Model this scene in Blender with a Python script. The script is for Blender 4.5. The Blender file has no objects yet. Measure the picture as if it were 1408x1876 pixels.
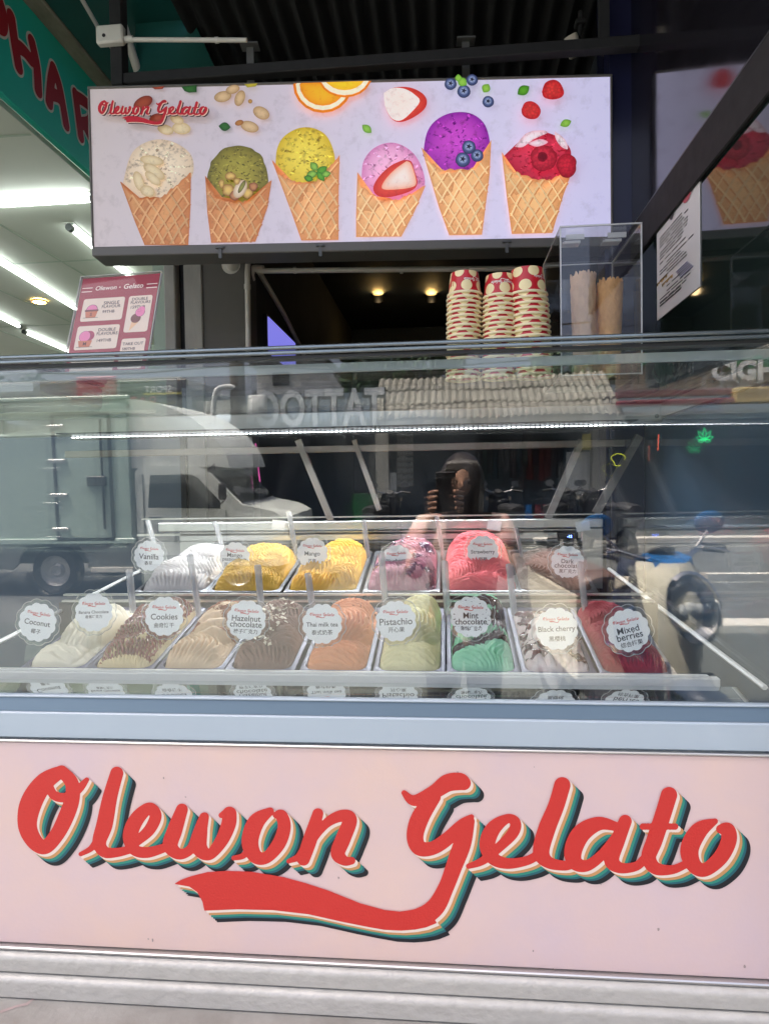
import bpy, bmesh, math, random
import numpy as np
from mathutils import Vector, Matrix, Quaternion, noise as mnoise
S = bpy.context.scene
C = S.collection
random.seed(7)
R = math.radians

# ------------------------------------------------------------------ camera, sky, sun, exposure
F, PW, PH = 1230.0, 1408, 1876
CAM = Vector((0, -1.25, 1.40))
CAMROT = Matrix.Rotation(R(5.23), 3, 'Z') @ Matrix.Rotation(math.pi/2 + R(-1.69), 3, 'X') @ Matrix.Rotation(-R(0.85), 3, 'Z')
cd = bpy.data.cameras.new('camera'); cam = bpy.data.objects.new('camera', cd); C.objects.link(cam)
cd.sensor_fit = 'HORIZONTAL'; cd.sensor_width = 36; cd.lens = 36*F/PW
cd.clip_start = 0.005; cd.clip_end = 2000
cam.matrix_world = Matrix.Translation(CAM) @ CAMROT.to_4x4()
S.camera = cam

SUN_DIR = Vector((-0.38, 0.12, 0.917)).normalized()        # towards the sun: high over the street
W = bpy.data.worlds.new('World'); S.world = W; W.use_nodes = True
nt = W.node_tree; nt.nodes.clear()
sky = nt.nodes.new('ShaderNodeTexSky'); sky.sky_type = 'NISHITA'; sky.sun_disc = False
sky.sun_elevation = math.asin(SUN_DIR.z); sky.sun_rotation = math.atan2(SUN_DIR.x, SUN_DIR.y)
sky.air_density = 0.45; sky.dust_density = 8.0; sky.ozone_density = 0.3
bg = nt.nodes.new('ShaderNodeBackground'); bg.inputs['Strength'].default_value = 0.15
wo = nt.nodes.new('ShaderNodeOutputWorld')
nt.links.new(sky.outputs[0], bg.inputs[0]); nt.links.new(bg.outputs[0], wo.inputs[0])
sl = bpy.data.lights.new('sun', 'SUN'); sl.energy = 4.5; sl.angle = R(0.5); sl.color = (1, .93, .83)
so = bpy.data.objects.new('sun', sl); C.objects.link(so)
so.rotation_mode = 'QUATERNION'; so.rotation_quaternion = SUN_DIR.to_track_quat('Z', 'Y')
vs = S.view_settings
S.display_settings.display_device = 'sRGB'
vs.view_transform = 'Standard'; vs.look = 'None'; vs.gamma = 1; vs.use_curve_mapping = False
vs.exposure = 2.3
S.render.engine = 'CYCLES'
cy = S.cycles
cy.max_bounces = 10; cy.diffuse_bounces = 4; cy.glossy_bounces = 5; cy.transmission_bounces = 4
cy.transparent_max_bounces = 40; cy.caustics_reflective = False; cy.caustics_refractive = False
cy.sample_clamp_indirect = 6.0
try:
    cy.use_denoising = True; cy.denoiser = 'OPENIMAGEDENOISE'
except Exception: pass

def P(px, py, x=None, y=None, z=None):
    """where the line of sight through a point of the photograph meets the plane x=, y= or z="""
    d = CAMROT @ Vector(((px-PW/2)/F, -(py-PH/2)/F, -1.0))
    t = (y-CAM.y)/d.y if y is not None else (x-CAM.x)/d.x if x is not None else (z-CAM.z)/d.z
    return CAM + t*d

TILT = R(1.3)                                              # the front glass leans a little forward
GN = Vector((0, -math.cos(TILT), -math.sin(TILT))); GP = Vector((0, 0.02, 1.005))
def Q(px, py, y=None, z=None):
    """the place in the street whose mirror image in the front glass stands at that point of the photograph"""
    d = CAMROT @ Vector(((px-PW/2)/F, -(py-PH/2)/F, -1.0)); d.normalize()
    h = CAM + d*((GP-CAM).dot(GN)/d.dot(GN)); r = d - GN*(2*d.dot(GN))
    t = (y-h.y)/r.y if y is not None else (z-h.z)/r.z
    return h + r*t

# ------------------------------------------------------------------ materials
def lin(r, g, b):
    f = lambda c: (c/12.92 if c <= .04045 else ((c+.055)/1.055)**2.4)
    return (f(r/255), f(g/255), f(b/255))
MATS = {}
def nd(t, typ, **kw):
    n = t.nodes.new(typ)
    for k, v in kw.items():
        if k in n.inputs.keys(): n.inputs[k].default_value = v
        else: setattr(n, k, v)
    return n
def mat(name, col, rough=.5, metal=0., nz=0., ns=8., col2=None, bump=0., bs=60., spec=.5, emit=0., ecol=None,
        coat=0., attr=None, stretch=None, detail=4., trans=0., sss=0.):
    """principled surface; nz = strength of a noise that mixes col towards col2, bump = fine relief"""
    m = bpy.data.materials.new(name); m.use_nodes = True; t = m.node_tree; t.nodes.clear()
    o = nd(t, 'ShaderNodeOutputMaterial'); b = nd(t, 'ShaderNodeBsdfPrincipled'); t.links.new(b.outputs[0], o.inputs[0])
    b.inputs['Roughness'].default_value = rough; b.inputs['Metallic'].default_value = metal
    b.inputs['Specular IOR Level'].default_value = spec; b.inputs['Coat Weight'].default_value = coat
    b.inputs['Coat Roughness'].default_value = .05
    if trans: b.inputs['Transmission Weight'].default_value = trans
    if sss:
        b.inputs['Subsurface Weight'].default_value = sss; b.inputs['Subsurface Radius'].default_value = (.01, .006, .004); b.inputs['Subsurface Scale'].default_value = 1
    c4 = (*col[:3], 1); b.inputs['Base Color'].default_value = c4
    src = None
    if attr:
        a = nd(t, 'ShaderNodeAttribute', attribute_name=attr); src = a.outputs['Color']
    if nz or bump:
        tc = nd(t, 'ShaderNodeTexCoord'); mp = nd(t, 'ShaderNodeMapping'); t.links.new(tc.outputs['Object'], mp.inputs[0])
        if stretch: mp.inputs['Scale'].default_value = stretch
    if nz:
        n = nd(t, 'ShaderNodeTexNoise'); n.inputs['Scale'].default_value = ns; n.inputs['Detail'].default_value = detail
        n.inputs['Roughness'].default_value = .62
        t.links.new(mp.outputs[0], n.inputs['Vector'])
        rp = nd(t, 'ShaderNodeMapRange'); rp.inputs['From Min'].default_value = .3; rp.inputs['From Max'].default_value = .72
        rp.inputs['To Max'].default_value = nz; t.links.new(n.outputs['Fac'], rp.inputs[0])
        mx = nd(t, 'ShaderNodeMix', data_type='RGBA'); t.links.new(rp.outputs[0], mx.inputs['Factor'])
        if src: t.links.new(src, mx.inputs['A'])
        else: mx.inputs['A'].default_value = c4
        c2 = col2 or tuple(x*.55 for x in col[:3])
        mx.inputs['B'].default_value = (*c2[:3], 1); src = mx.outputs['Result']
        rr = nd(t, 'ShaderNodeMapRange'); rr.inputs['To Min'].default_value = max(.02, rough-.12*min(1, nz*2)); rr.inputs['To Max'].default_value = min(1, rough+.15*min(1, nz*2))
        t.links.new(n.outputs['Fac'], rr.inputs[0]); t.links.new(rr.outputs[0], b.inputs['Roughness'])
    if src: t.links.new(src, b.inputs['Base Color'])
    if bump:
        n2 = nd(t, 'ShaderNodeTexNoise'); n2.inputs['Scale'].default_value = bs; n2.inputs['Detail'].default_value = 3
        t.links.new(mp.outputs[0], n2.inputs['Vector'])
        bp = nd(t, 'ShaderNodeBump'); bp.inputs['Strength'].default_value = bump; bp.inputs['Distance'].default_value = .004
        t.links.new(n2.outputs['Fac'], bp.inputs['Height']); t.links.new(bp.outputs[0], b.inputs['Normal'])
    if emit:
        b.inputs['Emission Strength'].default_value = emit
        if ecol is None and src: t.links.new(src, b.inputs['Emission Color'])
        else: b.inputs['Emission Color'].default_value = (*(ecol or col)[:3], 1)
    MATS[name] = m
    return m
def glass(name, r0=.045, tint=(.96, .98, .97), rough=0., veil=0., power=5., smear=False):
    """clear pane: see-through with a mirror film that grows towards grazing view"""
    m = bpy.data.materials.new(name); m.use_nodes = True; t = m.node_tree; t.nodes.clear()
    o = nd(t, 'ShaderNodeOutputMaterial'); tr = nd(t, 'ShaderNodeBsdfTransparent'); tr.inputs[0].default_value = (*tint, 1)
    gl = nd(t, 'ShaderNodeBsdfGlossy'); gl.inputs['Roughness'].default_value = rough
    lw = nd(t, 'ShaderNodeLayerWeight'); lw.inputs['Blend'].default_value = .5
    pw = nd(t, 'ShaderNodeMath', operation='POWER'); pw.inputs[1].default_value = power
    ma = nd(t, 'ShaderNodeMath', operation='MULTIPLY_ADD'); ma.inputs[1].default_value = 1-r0; ma.inputs[2].default_value = r0
    mx = nd(t, 'ShaderNodeMixShader')
    t.links.new(lw.outputs['Facing'], pw.inputs[0]); t.links.new(pw.outputs[0], ma.inputs[0]); t.links.new(ma.outputs[0], mx.inputs[0])
    last = tr.outputs[0]
    if veil:
        df = nd(t, 'ShaderNodeBsdfDiffuse'); df.inputs[0].default_value = (.8, .8, .8, 1)
        m2 = nd(t, 'ShaderNodeMixShader'); m2.inputs[0].default_value = veil
        if smear:                                          # dust and wipe marks on the pane
            tc = nd(t, 'ShaderNodeTexCoord'); mp = nd(t, 'ShaderNodeMapping'); mp.inputs['Scale'].default_value = (1, 1, .45); mp.inputs['Rotation'].default_value = (0, .5, 0)
            n = nd(t, 'ShaderNodeTexNoise'); n.inputs['Scale'].default_value = 9; n.inputs['Detail'].default_value = 9; n.inputs['Roughness'].default_value = .7; n.inputs['Distortion'].default_value = 1.2
            rp = nd(t, 'ShaderNodeMapRange'); rp.inputs['From Min'].default_value = .45; rp.inputs['From Max'].default_value = .8; rp.inputs['To Max'].default_value = veil
            t.links.new(tc.outputs['Object'], mp.inputs[0]); t.links.new(mp.outputs[0], n.inputs['Vector']); t.links.new(n.outputs['Fac'], rp.inputs[0]); t.links.new(rp.outputs[0], m2.inputs[0])
        t.links.new(last, m2.inputs[1]); t.links.new(df.outputs[0], m2.inputs[2]); last = m2.outputs[0]
    t.links.new(last, mx.inputs[1]); t.links.new(gl.outputs[0], mx.inputs[2]); t.links.new(mx.outputs[0], o.inputs[0])
    MATS[name] = m
    return m

# ------------------------------------------------------------------ mesh helpers
def wloc(o):
    v = Vector((0, 0, 0))
    while o: v += o.location; o = o.parent
    return v
class MB:
    def __init__(s): s.v = []; s.f = []; s.m = []; s.c = []; s.uv = None
    def add(s, vs, fs, m=0, M=None, col=None):
        o = len(s.v)
        s.v += [tuple(M @ Vector(v)) if M is not None else tuple(v) for v in vs]
        s.f += [tuple(i+o for i in f) for f in fs]; s.m += [m]*len(fs)
        s.c += (col if isinstance(col, list) else [col or (1, 1, 1)]*len(vs))
        return s
    def box(s, lo, hi, m=0, M=None, b=0.):
        (x0, y0, z0), (x1, y1, z1) = lo, hi
        x0, x1 = min(x0, x1), max(x0, x1); y0, y1 = min(y0, y1), max(y0, y1); z0, z1 = min(z0, z1), max(z0, z1)
        if b <= 0:
            return s.add([(x0,y0,z0),(x1,y0,z0),(x1,y1,z0),(x0,y1,z0),(x0,y0,z1),(x1,y0,z1),(x1,y1,z1),(x0,y1,z1)],
                         [(0,3,2,1),(4,5,6,7),(0,1,5,4),(1,2,6,5),(2,3,7,6),(3,0,4,7)], m, M)
        b = min(b, (x1-x0)*.45, (y1-y0)*.45, (z1-z0)*.45)
        pts = []
        for x, sx in ((x0, 1), (x1, -1)):
            for y, sy in ((y0, 1), (y1, -1)):
                for z, sz in ((z0, 1), (z1, -1)):
                    pts += [(x+sx*b, y+sy*b, z), (x+sx*b, y, z+sz*b), (x, y+sy*b, z+sz*b)]
        return s.hull(pts, m, M)
    def hull(s, pts, m=0, M=None):
        bm = bmesh.new(); vs = [bm.verts.new(p) for p in pts]
        bmesh.ops.convex_hull(bm, input=vs)
        bmesh.ops.dissolve_limit(bm, angle_limit=.01, verts=bm.verts, edges=bm.edges)
        bm.verts.ensure_lookup_table(); bm.verts.index_update()
        s.add([v.co[:] for v in bm.verts], [tuple(v.index for v in f.verts) for f in bm.faces], m, M); bm.free(); return s
    def tube(s, pts, r, n=8, m=0, M=None, caps=True):
        pts = [Vector(p) for p in pts]; k = len(pts)
        rs = r if isinstance(r, (list, tuple)) else [r]*k
        vs = []; fs = []; t0 = (pts[1]-pts[0]).normalized()
        a = Vector((0, 0, 1)) if abs(t0.z) < .9 else Vector((1, 0, 0)); u = t0.cross(a).normalized()
        for i in range(k):
            t = (pts[min(i+1, k-1)]-pts[max(i-1, 0)]).normalized(); u = (u - t*u.dot(t)).normalized(); w = t.cross(u)
            for j in range(n):
                an = 2*math.pi*j/n; vs.append(pts[i] + (u*math.cos(an)+w*math.sin(an))*rs[i])
        for i in range(k-1):
            for j in range(n): fs.append((i*n+j, i*n+(j+1) % n, (i+1)*n+(j+1) % n, (i+1)*n+j))
        if caps: fs += [tuple(range(n-1, -1, -1)), tuple(range((k-1)*n, k*n))]
        return s.add(vs, fs, m, M)
    def lathe(s, prof, n=24, m=0, M=None, cap0=False, cap1=False):
        vs = []; fs = []
        for r, z in prof:
            for j in range(n): a = 2*math.pi*j/n; vs.append((r*math.cos(a), r*math.sin(a), z))
        for i in range(len(prof)-1):
            for j in range(n): fs.append((i*n+j, i*n+(j+1) % n, (i+1)*n+(j+1) % n, (i+1)*n+j))
        if cap0: fs.append(tuple(range(n-1, -1, -1)))
        if cap1: k = len(prof)-1; fs.append(tuple(range(k*n, k*n+n)))
        return s.add(vs, fs, m, M)
    def prism(s, poly, d0, d1, m=0, M=None):
        """polygon in the local xy plane pulled from z=d0 to z=d1"""
        n = len(poly); vs = [(x, y, d0) for x, y in poly]+[(x, y, d1) for x, y in poly]
        fs = [tuple(range(n-1, -1, -1)), tuple(range(n, 2*n))]+[(i, (i+1) % n, n+(i+1) % n, n+i) for i in range(n)]
        return s.add(vs, fs, m, M)
    def mesh(s, name, mats, smooth=None):
        me = bpy.data.meshes.new(name); me.from_pydata([tuple(v) for v in s.v], [], s.f)
        for mm in (mats if isinstance(mats, (list, tuple)) else [mats]): me.materials.append(MATS[mm] if isinstance(mm, str) else mm)
        if any(s.m): me.polygons.foreach_set('material_index', s.m)
        if any(c != (1, 1, 1) for c in s.c):
            at = me.color_attributes.new('Col', 'FLOAT_COLOR', 'POINT')
            at.data.foreach_set('color', np.array([(*c[:3], 1) for c in s.c], dtype=np.float32).ravel())
        if smooth is not None:
            me.shade_smooth(); me.set_sharp_from_angle(angle=R(smooth))
        me.update(); return me
    def build(s, name, mats, parent=None, smooth=None):
        """link as one object; corners are given in world space"""
        if parent is not None:
            w = wloc(parent); s.v = [(v[0]-w.x, v[1]-w.y, v[2]-w.z) for v in s.v]
        o = bpy.data.objects.new(name, s.mesh(name, mats, smooth)); C.objects.link(o); o.parent = parent
        return o
def link(name, me, parent=None, loc=(0, 0, 0), rot=None, sc=None):
    o = bpy.data.objects.new(name, me); C.objects.link(o); o.parent = parent; o.location = loc
    if rot is not None: o.rotation_euler = rot
    if sc is not None: o.scale = sc if isinstance(sc, tuple) else (sc, sc, sc)
    return o
def tag(o, label=None, cat=None, group=None, kind=None):
    if label: o['label'] = label
    if cat: o['category'] = cat
    if group: o['group'] = group
    if kind: o['kind'] = kind
    return o
def thing(name, label, cat, loc=(0, 0, 0), group=None):
    o = bpy.data.objects.new(name, None); C.objects.link(o); o.location = loc; o.empty_display_size = .05
    return tag(o, label, cat, group)
def dup(root, loc, rot=None, label=None, group=None):
    r = root.copy(); C.objects.link(r); r.location = loc
    if rot is not None: r.rotation_euler = rot
    if label: r['label'] = label
    if group: r['group'] = group
    for ch in list(root.children):
        c = ch.copy(); C.objects.link(c); c.parent = r
        for g in ch.children:
            d = g.copy(); C.objects.link(d); d.parent = c
    return r
def frame(o, u, v):
    """matrix whose local x runs along u, local y along v, local z out of that plane"""
    u = Vector(u).normalized(); v = Vector(v); v = (v-u*v.dot(u)).normalized(); n = u.cross(v)
    return Matrix(((u.x, v.x, n.x, o[0]), (u.y, v.y, n.y, o[1]), (u.z, v.z, n.z, o[2]), (0, 0, 0, 1)))
def cr(pts, n=8):
    """smooth curve through points of any dimension"""
    a = np.array(pts, float); out = []
    for i in range(len(a)-1):
        p0, p1, p2, p3 = a[max(i-1, 0)], a[i], a[i+1], a[min(i+2, len(a)-1)]
        for k in range(n):
            t = k/n; out.append(.5*((2*p1)+(-p0+p2)*t+(2*p0-5*p1+4*p2-p3)*t*t+(-p0+3*p1-3*p2+p3)*t**3))
    out.append(a[-1]); return np.array(out)
TXT = {}
def text(body, size=1., bold=0., shear=0., space=1.):
    """flat letters as (verts, faces), centred on the origin"""
    k = (body, bold, shear, space)
    if k not in TXT:
        c = bpy.data.curves.new('t', 'FONT'); c.body = body; c.size = 1; c.resolution_u = 3; c.offset = bold; c.shear = shear
        c.space_character = space; c.align_x = 'LEFT'
        o = bpy.data.objects.new('t', c); C.objects.link(o)
        me = bpy.data.meshes.new_from_object(o.evaluated_get(bpy.context.evaluated_depsgraph_get()))
        v = np.array([x.co[:2] for x in me.vertices]); f = [tuple(p.vertices) for p in me.polygons]
        bpy.data.objects.remove(o); bpy.data.curves.remove(c); bpy.data.meshes.remove(me)
        v -= (v.max(0)+v.min(0))/2; TXT[k] = (v, f)
    v, f = TXT[k]; return v*size, f
def put_text(mb, body, M, width=None, size=None, m=0, bold=0., shear=0., space=1., z=0., at=(0, 0), rot=0., maxh=None):
    v, f = text(body, 1., bold, shear, space); ext = np.ptp(v, axis=0)
    k = width/ext[0] if width else size
    if maxh: k = min(k, maxh/ext[1])
    c, sn = math.cos(rot), math.sin(rot)
    mb.add([(at[0]+k*(x*c-y*sn), at[1]+k*(x*sn+y*c), z) for x, y in v], f, m, M)
def sdf_fill(strokes, polys=(), cell=2.5, grow=0.):
    """filled outline of brush strokes [(x,y,r)...] and polygons as flat (verts, faces): contour of a distance grid"""
    dots = np.vstack([cr(s, 10) for s in strokes]) if strokes else np.zeros((0, 3))
    allp = [d[:2]-d[2] for d in dots]+[d[:2]+d[2] for d in dots]+[np.array(p) for q in polys for p in q]
    lo = np.min(allp, 0)-grow-cell*2; hi = np.max(allp, 0)+grow+cell*2
    nx, ny = int((hi[0]-lo[0])/cell)+2, int((hi[1]-lo[1])/cell)+2
    X = lo[0]+np.arange(nx)*cell; Y = lo[1]+np.arange(ny)*cell; G = np.full((ny, nx), 1e3)
    for x, y, r in dots:
        e = r+grow+cell*3
        i0, i1 = max(0, int((x-e-lo[0])/cell)), min(nx, int((x+e-lo[0])/cell)+2); j0, j1 = max(0, int((y-e-lo[1])/cell)), min(ny, int((y+e-lo[1])/cell)+2)
        G[j0:j1, i0:i1] = np.minimum(G[j0:j1, i0:i1], np.hypot(X[None, i0:i1]-x, Y[j0:j1, None]-y)-r)
    gx, gy = np.meshgrid(X, Y)
    for q in polys:
        q = np.array(q, float); d = np.full(G.shape, 1e9); ins = np.zeros(G.shape, bool)
        for a, b in zip(q, np.roll(q, -1, 0)):
            ab = b-a; t = np.clip(((gx-a[0])*ab[0]+(gy-a[1])*ab[1])/(ab@ab+1e-9), 0, 1)
            d = np.minimum(d, np.hypot(gx-a[0]-t*ab[0], gy-a[1]-t*ab[1]))
            cond = (a[1] > gy) != (b[1] > gy)
            with np.errstate(divide='ignore', invalid='ignore'):
                xi = a[0]+(gy-a[1])*ab[0]/(ab[1] if ab[1] else 1e-9)
            ins ^= cond & (gx < xi)
        G = np.minimum(G, np.where(ins, -d, d))
    G = G-grow; V = []; Fc = []; idx = {}
    def vert(k, x, y):
        if k not in idx: idx[k] = len(V); V.append((x, y))
        return idx[k]
    ing = G < 0
    for j in range(ny-1):
        i = 0
        row = ing[j, :-1].astype(int)+ing[j, 1:]+ing[j+1, :-1]+ing[j+1, 1:]
        while i < nx-1:
            if row[i] == 0: i += 1; continue
            if row[i] == 4:
                k = i
                while k < nx-1 and row[k] == 4: k += 1
                Fc.append((vert((i, j), X[i], Y[j]), vert((k, j), X[k], Y[j]), vert((k, j+1), X[k], Y[j+1]), vert((i, j+1), X[i], Y[j+1])))
                i = k; continue
            cs = [(i, j), (i+1, j), (i+1, j+1), (i, j+1)]; poly = []
            for a, b in zip(cs, cs[1:]+cs[:1]):
                ga, gb = G[a[1], a[0]], G[b[1], b[0]]
                if ga < 0: poly.append(vert(a, X[a[0]], Y[a[1]]))
                if (ga < 0) != (gb < 0):
                    t = ga/(ga-gb); e = (min(a, b), max(a, b))
                    poly.append(vert(e, X[a[0]]+t*(X[b[0]]-X[a[0]]), Y[a[1]]+t*(Y[b[1]]-Y[a[1]])))
            if len(poly) >= 3: Fc.append(tuple(poly))
            i += 1
    return V, Fc
def vnoise(x, y, s, seed=0):
    return np.array([mnoise.noise((float(a)*s+seed*7.3, float(b)*s-seed*3.1, seed*1.7)) for a, b in zip(np.ravel(x), np.ravel(y))]).reshape(np.shape(x))

# ------------------------------------------------------------------ material list
mat('asphalt', (.085, .09, .088), .9, nz=.6, ns=3, col2=(.13, .135, .13), bump=.4, bs=120)
mat('apron', (.085, .093, .085), .85, nz=.6, ns=2, col2=(.06, .066, .06), bump=.3, bs=90)
mat('ground', (.2, .2, .18), .9, nz=.5, ns=.4)
mat('kerb_paint', (.7, .68, .62), .7, nz=.5, ns=14, col2=(.45, .43, .38))
mat('concrete', (.36, .35, .32), .85, nz=.75, ns=7, col2=(.2, .185, .16), bump=.5, bs=55, stretch=(1, 1, 2.2))
mat('ledge_metal', (.54, .53, .49), .42, metal=.12, nz=.8, ns=34, col2=(.45, .44, .40), bump=.6, bs=75, stretch=(.7, 1, .9), detail=12)
mat('steel', (.62, .62, .6), .3, metal=.9, nz=.3, ns=6, col2=(.45, .45, .44), stretch=(.3, 1, 3))
mat('dull_steel', (.27, .25, .235), .45, metal=.4, nz=.3, ns=9)
mat('edge_metal', (.30, .34, .34), .18, metal=.85)
mat('rail_pale', (.36, .43, .47), .35, coat=.3)
mat('dark_steel', (.09, .1, .1), .35, metal=.8)
mat('case_paint', (.46, .54, .6), .38, nz=.2, ns=3, col2=(.4, .47, .53), coat=.2)
mat('sill_blue', (.15, .21, .25), .3, metal=.35, nz=.3, ns=3, col2=(.11, .16, .19), stretch=(.4, 1, 1))
mat('panel_pink', (.81, .585, .49), .48, nz=.95, ns=2.2, col2=(.68, .54, .585), bump=.06, bs=120, detail=10)
mat('panel_stain', (.45, .35, .33), .6, nz=.5, ns=60)
mat('logo_red', (.64, .034, .028), .42, bump=.22, bs=260)
mat('logo_cream', (.87, .72, .62), .45)
mat('logo_orange', (.62, .31, .12), .45)
mat('logo_teal', (.03, .27, .2), .45)
mat('logo_petrol', (.015, .12, .15), .45)
mat('logo_black', (.008, .010, .016), .45)
mat('white_bar', (.78, .78, .76), .3, nz=.15, ns=5)
mat('white_plastic', (.75, .74, .72), .35)
mat('rubber', (.015, .016, .017), .45)
mat('black', (.01, .01, .011), .5)
mat('pan', (.15, .15, .22), .42, metal=.15, nz=.3, ns=9, col2=(.11, .11, .17))
mat('pan_back', (.20, .205, .22), .34, metal=.6, nz=.3, ns=9, col2=(.15, .15, .165))
mat('deckfloor', (.12, .13, .14), .3, metal=.6)
mat('mirror_steel', (.72, .75, .74), .03, metal=1.)
mat('led', (1, 1, 1), emit=3.5, ecol=(.9, .93, 1))
mat('display_blue', (.05, .08, .5), emit=6, ecol=(.1, .2, 1))
mat('back_liner', (.33, .34, .34), .45, metal=.3, nz=.3, ns=4)
mat('navy', (.05, .09, .14), .35)
mat('label_grey_white', (.7, .71, .7), .5)
glass('pane', .072, (.982, .992, .988), veil=.022, smear=True)
glass('pane_inner', .02, (.985, .994, .99))
glass('deck_glass', .02, (.93, .965, .95), power=11.)
glass('acrylic', .05, (.97, .975, .97), 0, .006)
glass('acrylic_edge', .06, (.9, .92, .92), .1, .65)  # whitish veil puts the glint of clear edges into the colour
glass('menu_sleeve', .012, (.985, .985, .985))
glass('smoky_plastic', .06, (.72, .73, .74), .08, .32)

# ------------------------------------------------------------------ ground and street
def struct(o): o['kind'] = 'structure'; return o
b = MB(); b.add([(-300, -400, -.03), (300, -400, -.03), (300, 150, -.03), (-300, 150, -.03)], [(0, 1, 2, 3)]); struct(b.build('ground', 'ground'))
b = MB(); b.add([(-60, -4.62, .0), (60, -4.62, .0), (60, 8, 0), (-60, 8, 0)], [(0, 1, 2, 3)]); struct(b.build('pavement', 'apron'))
b = MB(); b.add([(-60, -10.4, -.012), (60, -10.4, -.012), (60, -4.7, -.012), (-60, -4.7, -.012)], [(0, 1, 2, 3)]); struct(b.build('road', 'asphalt'))
b = MB(); b.box((2.1, -4.86, -.012), (60, -4.62, .012), b=.01); b.box((1.5, -10.55, -.02), (60, -10.38, .1), b=.02); struct(b.build('kerb', 'kerb_paint'))
b = MB(); b.box((-60, -4.86, -.012), (2.09, -4.62, .008), b=.01); b.box((-60, -10.55, -.02), (1.49, -10.38, .1), b=.02); struct(b.build('plain_kerb', 'asphalt'))
b = MB(); b.box((-60, -30, -.02), (60, -10.55, .09)); struct(b.build('far_pavement', 'apron'))
b = MB(); b.add([(1.5, -7.4, -.007), (60, -7.4, -.007), (60, -7.28, -.007), (1.5, -7.28, -.007)], [(0, 1, 2, 3)]); struct(b.build('road_marking', 'kerb_paint'))

# ------------------------------------------------------------------ the display case
XL, XR = -1.085, .578
case = thing('display_case', 'long glass-fronted gelato display case with pink lettered front panel', 'display case', (0, .45, .38))
b = MB(); b.box((-1.6, 0, .503), (.75, .03, .915), b=.003)
panel = b.build('front_panel', 'panel_pink', case)
# brush lettering, traced as strokes (x, y, radius) in the photograph's own grid and laid on the panel plane
L = lambda pts: [(x, y, r) for x, y, r in pts]
Rr_ = lambda pts: [(x+1408, y, r) for x, y, r in pts]
LOGO = [
 [(228,345,22),(165,385,34),(117,460,40),(103,540,35),(128,600,30),(168,622,26),(212,575,27),(247,505,29),(268,440,27),(264,385,25),(228,345,22)],
 [(182,395,14),(200,432,17),(243,440,17),(290,410,16),(320,376,9)],
 [(298,648,8),(335,628,11),(362,595,16)],
 [(430,352,24),(405,440,27),(385,540,30),(366,605,25),(386,640,21),(430,642,17),(475,632,15)],
 [(470,632,12),(505,600,17),(550,558,21),(572,507,22),(548,480,21),(503,520,27),(479,580,27),(492,630,21),(540,642,20),(605,625,16)],
 [(668,485,22),(642,560,28),(626,618,27),(660,648,20),(702,628,18),(732,570,24),(750,512,17)],
 [(748,512,16),(735,570,26),(732,625,29),(768,650,20),(812,600,24),(838,540,27),(842,500,26)],
 [(812,506,10),(838,494,18)],
 [(858,662,9),(890,655,11),(915,630,14)],
 [(990,492,15),(940,530,30),(917,600,31),(936,655,26),(977,660,22),(1022,610,25),(1042,550,24),(1032,508,22),(1012,505,12)],
 [(1058,674,8),(1092,660,13),(1110,640,16)],
 [(1165,500,20),(1138,590,26),(1112,666,24)],
 [(1140,610,12),(1170,565,14),(1205,528,18),(1252,508,22),(1282,522,26),(1258,590,28),(1238,645,26),(1262,672,18),(1288,672,14)],
 Rr_([(72,424,10),(110,452,20),(182,420,26),(230,388,32),(272,382,32),(290,388,26)]),
 Rr_([(182,440,24),(133,510,33),(112,580,31),(128,625,28),(176,626,25),(230,592,25),(283,540,20),(318,512,10)]),
 Rr_([(312,528,18),(285,610,32),(252,700,30),(225,770,29),(186,842,34),(128,880,35),(60,892,34)]),
 Rr_([(308,692,10),(360,672,15),(420,622,18),(470,570,21),(478,532,20),(450,518,17),(400,552,27),(376,610,29),(396,662,24),(450,682,20),(520,672,17),(565,648,17)]),
 Rr_([(650,396,30),(628,470,30),(592,560,32),(573,640,30),(600,678,22),(660,690,18),(695,680,16)]),
 Rr_([(850,548,16),(785,536,25),(722,570,34),(691,630,33),(696,678,27),(740,690,21),(795,650,19),(850,580,17)]),
 Rr_([(880,528,24),(852,600,27),(830,668,28),(862,698,20),(920,692,17),(955,660,17)]),
 Rr_([(1040,432,30),(1016,510,30),(986,600,30),(966,660,27),(992,700,23),(1050,705,17),(1095,688,15)]),
 Rr_([(945,547,12),(1062,547,12)]),
 Rr_([(1208,528,11),(1150,562,31),(1115,630,34),(1131,688,28),(1172,705,25),(1228,660,28),(1258,600,29),(1254,560,27),(1228,556,16)]),
]
SWOOSH = [(640,757),(665,742),(700,729),(760,714),(830,709),(920,712),(1040,732),(1120,754),(1200,780),(1320,828),(1408,852),(1470,859),(1520,854),(1560,838),
          (1600,900),(1560,916),(1520,924),(1470,928),(1408,925),(1340,913),(1260,897),(1130,868),(1000,853),(870,850),(750,855),(743,822),(725,788),(695,767)]
Vz, Fz = sdf_fill(LOGO, [SWOOSH], 2.6)
def on_panel(x, y):                                    # grid of the photograph's lower half -> panel plane
    p = P(x/2, 1240+y/2, y=0.); return p.x, p.z
uv = np.array([on_panel(x, y) for x, y in Vz])
lv = [(x, 0, z) for x, z in uv]
base = MB(); base.v = [(x, 0, z-.647) for x, _, z in lv]; base.f = [tuple(reversed(f)) for f in Fz]; base.m = [0]*len(Fz); base.c = [(1, 1, 1)]*len(lv)
lme = base.mesh('lettering', 'logo_red')
pw = wloc(panel)
px2 = (on_panel(1400, 600)[0]-on_panel(1200, 600)[0])/200   # metres per grid step
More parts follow.
